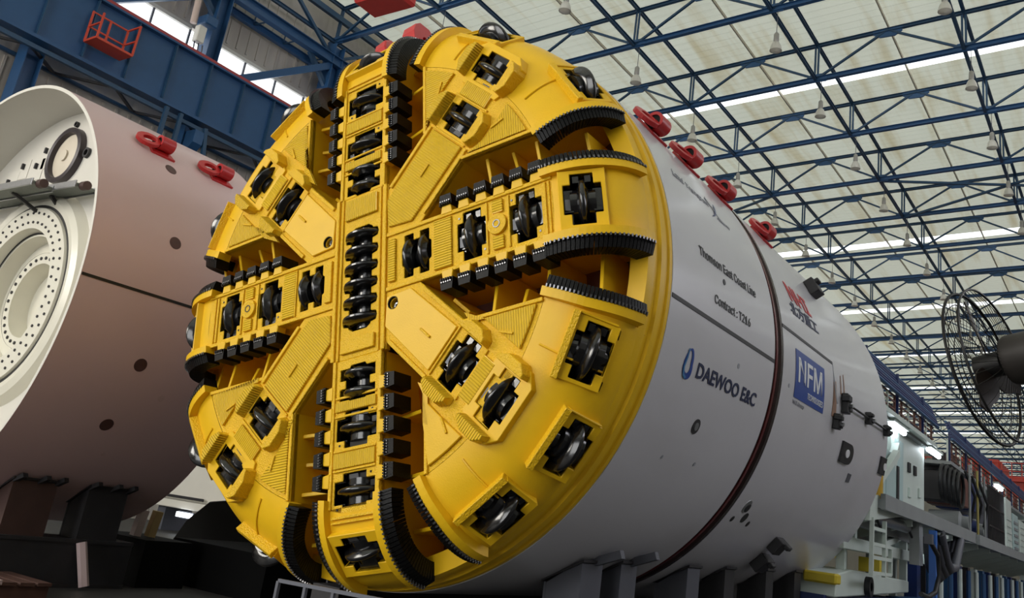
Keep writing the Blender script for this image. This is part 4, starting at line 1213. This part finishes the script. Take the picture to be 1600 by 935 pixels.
# ================================================================ BACK-UP GANTRY behind the drums
M_GWH = mat('mint_white_paint', (.60, .68, .64), .45, 0, .1, 2)
M_GGR = mat('grey_platform_paint', (.27, .29, .30), .5, 0, .2, 2)
M_CYN = mat('pale_cyan_cabinet', (.42, .56, .56), .45, 0, .1, 2)
M_DBL = mat('cobalt_paint', (.010, .028, .13), .45, 0, .2, 2)
M_TUBE = mat('fluorescent_tube', (.9, .95, 1), .4, emit=((.86, .95, 1.0), 12.0))
M_BRK = mat('brown_pipework', (.16, .07, .055), .55, .1, .4, 3)
gan = thing('backup_gantry', 'mint white gantry frame with side platforms behind the drums', 'gantry', (0, 0, 0))
for n, (y0, y1) in enumerate(((10.9, 21.5), (22.3, 46), (47, 75))):
    build('deck', MB().box(-2.8, 3.05, y0, y1, 2.82, 2.98), M_GGR, gan)
    build('deck_edge', MB().box(3.05, 3.14, y0, y1, 2.80, 3.08), M_GGR, gan)
    k = int((y1 - y0) / 2.4)
    for i in range(k):
        y = y0 + .6 + i * 2.4
        build('deck_bracket', MB().plate([[(1.6, 2.82), (3.0, 2.82), (3.0, 2.70), (1.6, 2.25)]], -.05, .05), M_GWH, gan, T(0, y, 0) @ Matrix(((1, 0, 0, 0), (0, 0, -1, 0), (0, 1, 0, 0), (0, 0, 0, 1))))
        build('leg', MB().box(1.5, 1.66, y - .08, y + .08, 0.4, 2.82), M_GWH, gan)
build('low_beam', MB().box(2.45, 2.65, 10.0, 17.2, 2.02, 2.24), M_GWH, gan, bevel=.01)
build('upper_beam', MB().bar((2.5, 10.3, 2.62), (2.5, 16.4, 2.52), .16, .22), M_GGR, gan)
build('end_plate', MB().plate([[(10.3, 2.55), (14.2, 2.95), (10.9, 3.05), (10.4, 2.95)]], 2.3, 3.0), M_GWH, gan, Matrix(((0, 0, 1, 0), (1, 0, 0, 0), (0, 1, 0, 0), (0, 0, 0, 1))))
for y, z0, z1 in ((10.5, 1.6, 2.8), (11.2, 2.2, 2.8), (13.3, 2.2, 2.7), (15.6, 1.4, 2.9)):
    build('strut', MB().box(2.4, 2.55, y - .07, y + .07, z0, z1), M_GWH, gan)
build('strut', MB().bar((2.5, 13.4, 2.24), (2.5, 15.4, 2.55), .12), M_GWH, gan)
# hydraulic cylinder under the platform
hc = thing('hydraulic_cylinder', 'grey cylinder with hoses lying under the near platform', 'cylinder', (2.8, 10.9, 2.68))
build('barrel', MB().cyl((0, .6, 0), (0, 3.4, .0), .11, 16), M_STEEL, hc, smooth=40)
build('rod', MB().cyl((0, -.4, .0), (0, .6, .0), .06, 12), M_STEEL, hc, smooth=40)
for y in (.5, 3.3): build('hose', MB().tube([(0, y, .1), (.1, y + .1, -.15), (.12, y + .35, -.30), (0, y + .6, -.1)], .025, 6), M_INK, hc, smooth=60)
# ladder
ld = thing('ladder', 'white ladder hanging at the rear end of the machine', 'ladder', (3.0, 10.5, 1.62))
for y in (0, .95, 1.45): build('stile', MB().bar((0, y, 0 if y < 1.2 else 0.05), (0, y, 1.0 if y < 1.2 else .52), .07), M_GWH, ld)
for z in (.06, .32, .55, .82): build('rung', MB().bar((0, 0, z), (0, 1.45 if z < .6 else .95, z), .06), M_GWH, ld)
# conveyor nose / invert segment feeder
fd = thing('segment_feeder', 'mint feeder trough with a yellow nose low behind the drum', 'feeder', (2.2, 9.0, 0))
build('trough', MB().plate([[(.55, 1.20), (6.3, 1.36), (6.3, 1.60), (1.6, 1.68), (.65, 1.58)]], -.5, .45), M_GWH, fd, Matrix(((0, 0, 1, 0), (1, 0, 0, 0), (0, 1, 0, 0), (0, 0, 0, 1))), bevel=.02)
build('nose', MB().box(-.1, .47, .50, .82, 1.40, 1.58), mat('signal_yellow', (.62, .48, .03), .45), fd, bevel=.03)
build('wheel', MB().at(T(.5, 2.6, 1.42)).lathe([(-.05, .08), (-.05, .18), (.05, .18), (.05, .08)], 18, 'X'), M_INK, fd, smooth=40)
build('stand', MB().box(-.4, .3, .4, 6.0, 0, 1.22), M_DBL, fd)
for i in range(6): build('mark', MB().box(.3, .31, .6 + i, .75 + i, .7, 1.1), M_GWH, fd)
yl = mat('signal_yellow', (.62, .48, .03), .45)
o = build('grease_pump', MB().box(2.0, 2.4, 10.3, 11.1, 1.85, 2.05).at(T(2.2, 10.6, 2.05)).lathe([(0, .2), (.12, .2), (.16, .1), (.16, 0)], 14, 'Z'), yl); tag(o, 'small yellow pump on the feeder behind the drum', 'pump')
o = build('tool_box', MB().box(2.3, 2.7, 12.4, 12.7, 1.68, 1.95).box(2.3, 2.5, 12.9, 13.4, 1.68, 1.85), yl); tag(o, 'yellow box on the feeder below the ladder', 'box')
# power pack row, cabinets and crowded fittings along the deck
cab = thing('control_cabin', 'mint white control cabin with braces on the gantry deck', 'cabin', (1.2, 11.2, 2.98))
build('wall', MB().box(-.6, 1.0, 4.4, 8.2, 0, 2.1), M_GWH, cab, bevel=.02)
build('wall', MB().box(-.6, .7, .0, 3.0, 0, 1.9), M_GWH, cab, bevel=.02)
build('door', MB().box(1.0, 1.03, 4.7, 5.5, .1, 1.8), M_CYN, cab)
for y, z in ((6.2, 1.3), (6.9, 1.3), (7.5, .8), (6.3, .7)): build('meter', MB().box(1.0, 1.05, y - .12, y + .12, z - .12, z + .12), M_INK if z > 1 else M_GWH, cab, bevel=.01)
build('brace', MB().bar((1.1, 3.2, .1), (1.1, 4.4, 1.6), .16), M_GWH, cab)
build('brace', MB().bar((1.5, .3, .1), (1.5, 2.6, 1.2), .14), M_GWH, cab)
build('roof', MB().box(-.7, 1.3, -.1, 8.4, 2.1, 2.2), M_GWH, cab)
cc = thing('switch_cabinet', 'pale cyan switch cabinet at the front of the gantry deck', 'cabinet', (2.2, 11.5, 2.98))
build('case', MB().box(-.4, .35, .9, 2.9, 0, 1.25), M_CYN, cc, bevel=.02)
build('door', MB().box(.35, .37, 1.0, 1.9, .08, 1.18), M_CYN, cc, bevel=.006); build('door', MB().box(.35, .37, 1.95, 2.8, .08, 1.18), M_CYN, cc, bevel=.006)
build('vent', MB().box(.36, .39, 2.92, 3.1, .1, 1.0), M_DKST, cc)
yp = build('shield_ram', MB().cyl((2.86, 11.15, 2.99), (2.86, 11.15, 4.35), .17, 18).cyl((2.86, 11.15, 4.35), (2.86, 11.15, 4.7), .10, 14), mat('amber_paint', (.55, .33, .02), .4, 0, .2, 3), smooth=40)
tag(yp, 'amber upright cylinder beside the rear edge of the white drum', 'cylinder')
# tube lights
for i, (x, y, z, l) in enumerate(((2.35, 15.5, 4.95, 1.4), (2.35, 19.9, 4.98, 1.5), (3.0, 17.0, 2.62, .9), (2.35, 33.2, 5.45, 1.6), (2.3, 31.0, 4.6, 1.6))):
    t = thing('tube_light', 'bright tube light on the gantry, %s counting away from the drum' % ORD[i], 'lamp', (x, y, z), group='tube lights on the gantry')
    build('tube', MB().cyl((0, -l / 2, 0), (0, l / 2, 0), .06, 10), M_TUBE, t, smooth=40)
    build('fitting', MB().box(-.1, .1, -l / 2 - .1, l / 2 + .1, .06, .13), M_GWH, t)
# blue pipe bundle and handrails on top
for n, (y0, y1) in enumerate(((12.6, 20.4), (22.6, 44.0), (45, 72))):
    pb = thing('pipe_rack', 'bundle of blue pipes along the top of the %s gantry car' % ORD[n], 'pipes', (2.2, 0, 0), group='pipe racks on the gantry')
    for j in range(7): build('pipe', MB().cyl((.03 * j, y0, 6.28 - .085 * j), (.03 * j, y1, 6.28 - .085 * j), .042, 8), M_DBL if j % 3 else M_BLU, pb, smooth=50)
    for i in range(int((y1 - y0) / 3) + 1): build('pipe_hanger', MB().bar((.09, y0 + .1 + 3 * i, 5.1), (.09, y0 + .1 + 3 * i, 6.3), .06), M_DBL, pb)
    hr = thing('handrail', 'brown post and rail barrier on the upper deck of the %s gantry car' % ORD[n], 'railing', (2.25, 0, 0), group='railings on the gantry')
    build('upper_deck', MB().box(-3.5, .1, y0, y1, 5.02, 5.12), M_GGR, hr)
    k = int((y1 - y0) / .75)
    for i in range(k + 1): build('post', MB().bar((0, y0 + i * .75, 5.1), (0, y0 + i * .75, 5.75), .05), M_BRK if i % 3 else M_GWH, hr)
    for z in (5.25, 5.42, 5.6, 5.74): build('rail', MB().bar((0, y0, z), (0, y1, z), .035), M_BRK, hr)
    for i in range(k // 2): build('valve', MB().box(-.5, -.2, y0 + .4 + i * 1.5, y0 + .9 + i * 1.5, 5.12, 5.45 + .1 * (i % 3)), M_BRK if i % 2 else M_DKST, hr)
# coils of hose, tanks and uprights between the cars
ho = thing('hose_coil', 'black coiled hoses hanging at the front of the second gantry car', 'hoses', (2.45, 21.9, 4.42))
for j in range(5): build('hose', MB().tube([(.1 * j - .2, .55 * math.cos(a * PI / 8) + .1 * j, .5 * math.sin(a * PI / 8) - .04 * j) for a in range(16)], .05, 6, True), M_INK, ho, smooth=60)
pw = thing('pump_set', 'dark blue pump set with motors and pipes on the gantry deck', 'pumps', (1.9, 22.5, 2.98))
for j in range(3):
    build('motor', MB().at(T(.2, .9 + 1.5 * j, .45)).lathe([(-.5, .0), (-.5, .3), (.35, .32), (.42, .2), (.6, .18), (.6, 0)], 16, 'X'), M_DBL if j % 2 else M_GGR, pw, smooth=40)
    build('riser', MB().cyl((.9, .4 + 1.5 * j, 0), (.9, .4 + 1.5 * j, 2.1), .035, 8), mat('brass_tube', (.42, .36, .12), .4, .3) if j % 2 else M_GGR, pw, smooth=40)
    build('manifold', MB().box(-.6, .5, .5 + 1.5 * j, 1.4 + 1.5 * j, 1.0, 1.9), (M_DKST, M_BRK, M_DBL, M_GGR, M_DKST)[j], pw, bevel=.03)
for j in range(3): build('hose', MB().tube([(.8, .3 + 1.3 * j, 1.9), (1.0, .7 + 1.3 * j, 1.2 - .1 * (j % 2)), (.8, 1.2 + 1.3 * j, .5), (.4, 1.4 + 1.3 * j, .3)], .045, 6), M_INK, pw, smooth=60)
sc_ = thing('steel_cage', 'dark wire cage with upright bars on the gantry deck', 'cage', (2.7, 27.5, 2.98))
for j in range(12): build('bar', MB().bar((0, .35 * j, 0), (0, .35 * j, 2.0), .05), M_DKST, sc_)
for z in (.02, .7, 1.35, 2.0): build('rail', MB().bar((0, 0, z), (0, 3.85, z), .05), M_DKST, sc_)
build('tank', MB().cyl((-.7, 1.9, 0), (-.7, 1.9, 1.7), .6, 18), M_GRST, sc_, smooth=40)
for i, (y, c, m) in enumerate(((33.0, 2.1, M_GWH), (35.2, 1.7, M_CYN), (37.5, 1.6, M_GWH), (39.5, 1.6, M_GWH), (41.5, 1.6, M_CYN), (43.5, 1.7, M_GWH))):
    o = thing('electrical_cabinet', 'mint electrical cabinet on the second gantry car, %s in the row' % ORD[i], 'cabinet', (2.0, y, 2.98), group='cabinets on the second gantry car')
    build('case', MB().box(-.6, .6, 0, 1.7, 0, c), m, o, bevel=.02)
    for z in range(5): build('louvre', MB().box(.6, .63, .2, 1.5, .3 + .25 * z, .40 + .25 * z), M_GGR if i % 2 else M_GWH, o)
# blue post, hose loop and basket of hoses at the front
bp_ = build('gantry_post', MB().box(3.12, 3.26, 15.0, 15.2, 0, 2.72), mat('bright_blue_paint', (.02, .13, .50), .4)); tag(bp_, 'bright blue upright post under the near platform', 'post')
gp = build('grey_post', MB().box(2.85, 3.05, 14.35, 14.75, 1.95, 2.8), M_GGR); tag(gp, 'grey post beside the blue post under the platform', 'post')
hb_ = thing('hose_loop', 'thick black hose loop hanging in front of the blue post', 'hose', (3.25, 14.4, 1.9))
build('hose', MB().tube([(0, -.1, .6), (.1, .35, .3), (.1, .5, -.1), (.05, .3, -.45), (0, -.2, -.55), (0, -.9, -.5)], .05, 8), M_INK, hb_, smooth=60)
build('clamp', MB().box(-.08, .08, -.2, 0, .5, .7), M_GRST, hb_)
hs = thing('hose_basket', 'bundle of sagging black hoses under the platform beside the blue post', 'hoses', (3.0, 16.5, 2.75))
for j in range(7): build('hose', MB().tube([(.05 * j - .2, 0, 0), (.05 * j - .2, .35 + .06 * j, -.75 + .03 * j), (.05 * j - .2, 1.2, -1.05 + .05 * j), (.05 * j - .2, 2.2 - .05 * j, -.7), (.05 * j - .2, 2.7, 0)], .11, 8), M_INK if j % 2 else M_GRST, hs, smooth=60)
# stacked segments / blue legs in the gloom under the deck
M_UND = [M_DBL, M_BLU, M_GWH, M_DKST, M_BRK]
for i in range(16):
    y = 18.2 + 1.55 * i
    o = thing('gantry_bogie', 'blue wheeled bogie leg under the gantry deck, %s from the drum' % ORD[i], 'bogie', (2.15, y, 0), group='bogie legs under the gantry')
    build('leg', MB().box(-.15, .15, -.22, .22, .3, 2.2), M_UND[(i * 3) % 4 if i % 4 else 0], o)
    build('foot', MB().box(-.3, .3, -.5, .5, .1, .5), M_DBL, o)
    build('side_pipe', MB().cyl((.3, .4, .4), (.3, .4, 2.1), .07, 8), M_UND[2] if i % 2 else M_UND[1], o, smooth=40)
o = build('track_girder', MB().box(2.35, 2.75, 14.5, 60, .85, 1.25), mat('steel_blue_paint', (.02, .08, .20), .45)); tag(o, 'long blue track girder low beside the gantry', 'girder')

# far red overhead crane across the hall
rc = thing('overhead_crane', 'red overhead crane bridge far down the hall', 'crane', (0, 0, 0))
M_CRED = mat('crane_red', (.62, .05, .025), .45)
build('bridge', MB().box(-20, 12, 62, 63.2, 7.4, 9.0), M_CRED, rc, bevel=.05)
build('bridge', MB().box(-20, 12, 66, 67.2, 7.4, 9.0), M_CRED, rc, bevel=.05)
build('walkway', MB().box(-20, 12, 61.4, 62, 8.6, 8.7), M_CRED, rc)
for i in range(20): build('stiffener', MB().box(-6 + .9 * i, -5.9 + .9 * i, 61.9, 62, 7.5, 8.9), M_CRED, rc)
for i in range(30): build('rail_post', MB().bar((-8 + .6 * i, 61.4, 8.7), (-8 + .6 * i, 61.4, 9.8), .06), M_CRED, rc)
for z in (9.25, 9.8): build('handrail', MB().bar((-20, 61.4, z), (12, 61.4, z), .06), M_CRED, rc)
build('trolley', MB().box(-4, -1, 61.8, 67.4, 9.0, 10.0), M_CRED, rc, bevel=.05)
for x in (-20.5, 12): build('leg', MB().box(x, x + .8, 61.8, 67.4, 0, 7.6), M_CRED, rc)

# ================================================================ pedestal fan close to the camera
def fan():
    f = thing('pedestal_fan', 'black industrial fan with wire cage at the right edge', 'fan', (6.622, -2.785, 2.548))
    M_FAN = mat('black_fan_paint', (.006, .0055, .0055), .5, spec=.25)
    # orientation: axis Z of the local frame is the blowing axis
    ax = Vector((-.942, .258, -.22)).normalized()
    q = ax.to_track_quat('Z', 'Y').to_matrix().to_4x4()
    RC = .312
    def ringp(r, z, n=48): return [(r * math.cos(2 * PI * i / n), r * math.sin(2 * PI * i / n), z) for i in range(n)]
    build('cage_ring', MB().tube(ringp(RC, .03), .006, 8, True), M_FAN, f, q, smooth=60)
    build('cage_ring', MB().tube(ringp(RC, -.03), .005, 6, True), M_FAN, f, q, smooth=60)
    for r, z in ((.27, .045), (.22, .058), (.16, .064), (.10, .068)): build('guard_wire', MB().tube(ringp(r, z, 40), .0022, 5, True), M_FAN, f, q)
    n = 44
    wire = MB().tube([(.05, 0, .07), (.17, 0, .066), (.22, 0, .058), (.27, 0, .045), (RC, 0, .03)], .0013, 4).mesh('guard_wire'); wire.materials.append(M_FAN)
    wire2 = MB().tube([(.06, 0, -.075), (.16, 0, -.07), (.25, 0, -.05), (RC, 0, -.02)], .0013, 4).mesh('guard_wire_back'); wire2.materials.append(M_FAN)
    for i in range(n):
        link('guard_wire', wire, M_FAN, f, q @ Matrix.Rotation(2 * PI * i / n, 4, 'Z'))
        link('guard_wire', wire2, M_FAN, f, q @ Matrix.Rotation(2 * PI * (i + .5) / n, 4, 'Z'))
    for i in range(3):
        vs, fs = [], []
        for k in range(9):
            r = .05 + .22 * k / 8
            wd = .025 + .045 * math.sin(PI * min(1, (k + 1) / 7.5))
            tw = R_(38 - 16 * k / 8)
            for s in (-1, 1):
                for zz in (-.003, .003): vs.append((r, s * wd * math.cos(tw), s * wd * math.sin(tw) * .45 + zz))
        for k in range(8):
            a = 4 * k; b = a + 4
            fs += [(a, b, b + 2, a + 2), (a + 1, a + 3, b + 3, b + 1), (a, a + 1, b + 1, b), (a + 2, b + 2, b + 3, a + 3)]
        fs += [(0, 2, 3, 1), (32, 33, 35, 34)]
        build('blade', MB().add(vs, fs), mat('brown_black_blade', (.016, .011, .009), .45, spec=.25), f, q @ Matrix.Rotation(R_(70 + 120 * i), 4, 'Z'), smooth=50)
    build('hub', MB().lathe([(-.05, 0), (-.05, .05), (.05, .05), (.06, .03), (.06, 0)], 20, 'Z'), M_FAN, f, q, smooth=40)
    build('motor', MB().lathe([(-.36, 0), (-.36, .055), (-.34, .09), (-.09, .10), (-.07, .09), (-.06, .04), (-.06, 0)], 24, 'Z'), mat('motor_grey', (.022, .019, .017), .5, spec=.3), f, q, smooth=40)
    build('badge', MB().lathe([(0, .012), (.004, .012), (.004, 0)], 16, 'Z'), M_WHTI, f, q @ Matrix(((0, 0, 1, 0), (0, 1, 0, 0), (-1, 0, 0, 0), (0, 0, 0, 1))) @ Matrix.Identity(4) if False else q @ T(0, -.086, -.11) @ Matrix.Rotation(PI / 2, 4, 'X'))
    c = q @ Vector((0, 0, -.2))
    build('yoke', MB().box(c.x - .05, c.x + .05, c.y - .06, c.y + .06, c.z - .16, c.z - .05), M_FAN, f, bevel=.01)
    build('pole', MB().cyl((c.x, c.y, c.z - .12), (c.x, c.y, -2.45), .025, 14), M_FAN, f, smooth=40)
    build('base', MB().at(T(c.x, c.y, -2.53)).lathe([(0, .32), (.03, .32), (.06, .10), (.09, .04), (.09, 0)], 28, 'Z'), M_FAN, f, smooth=40)
fan()
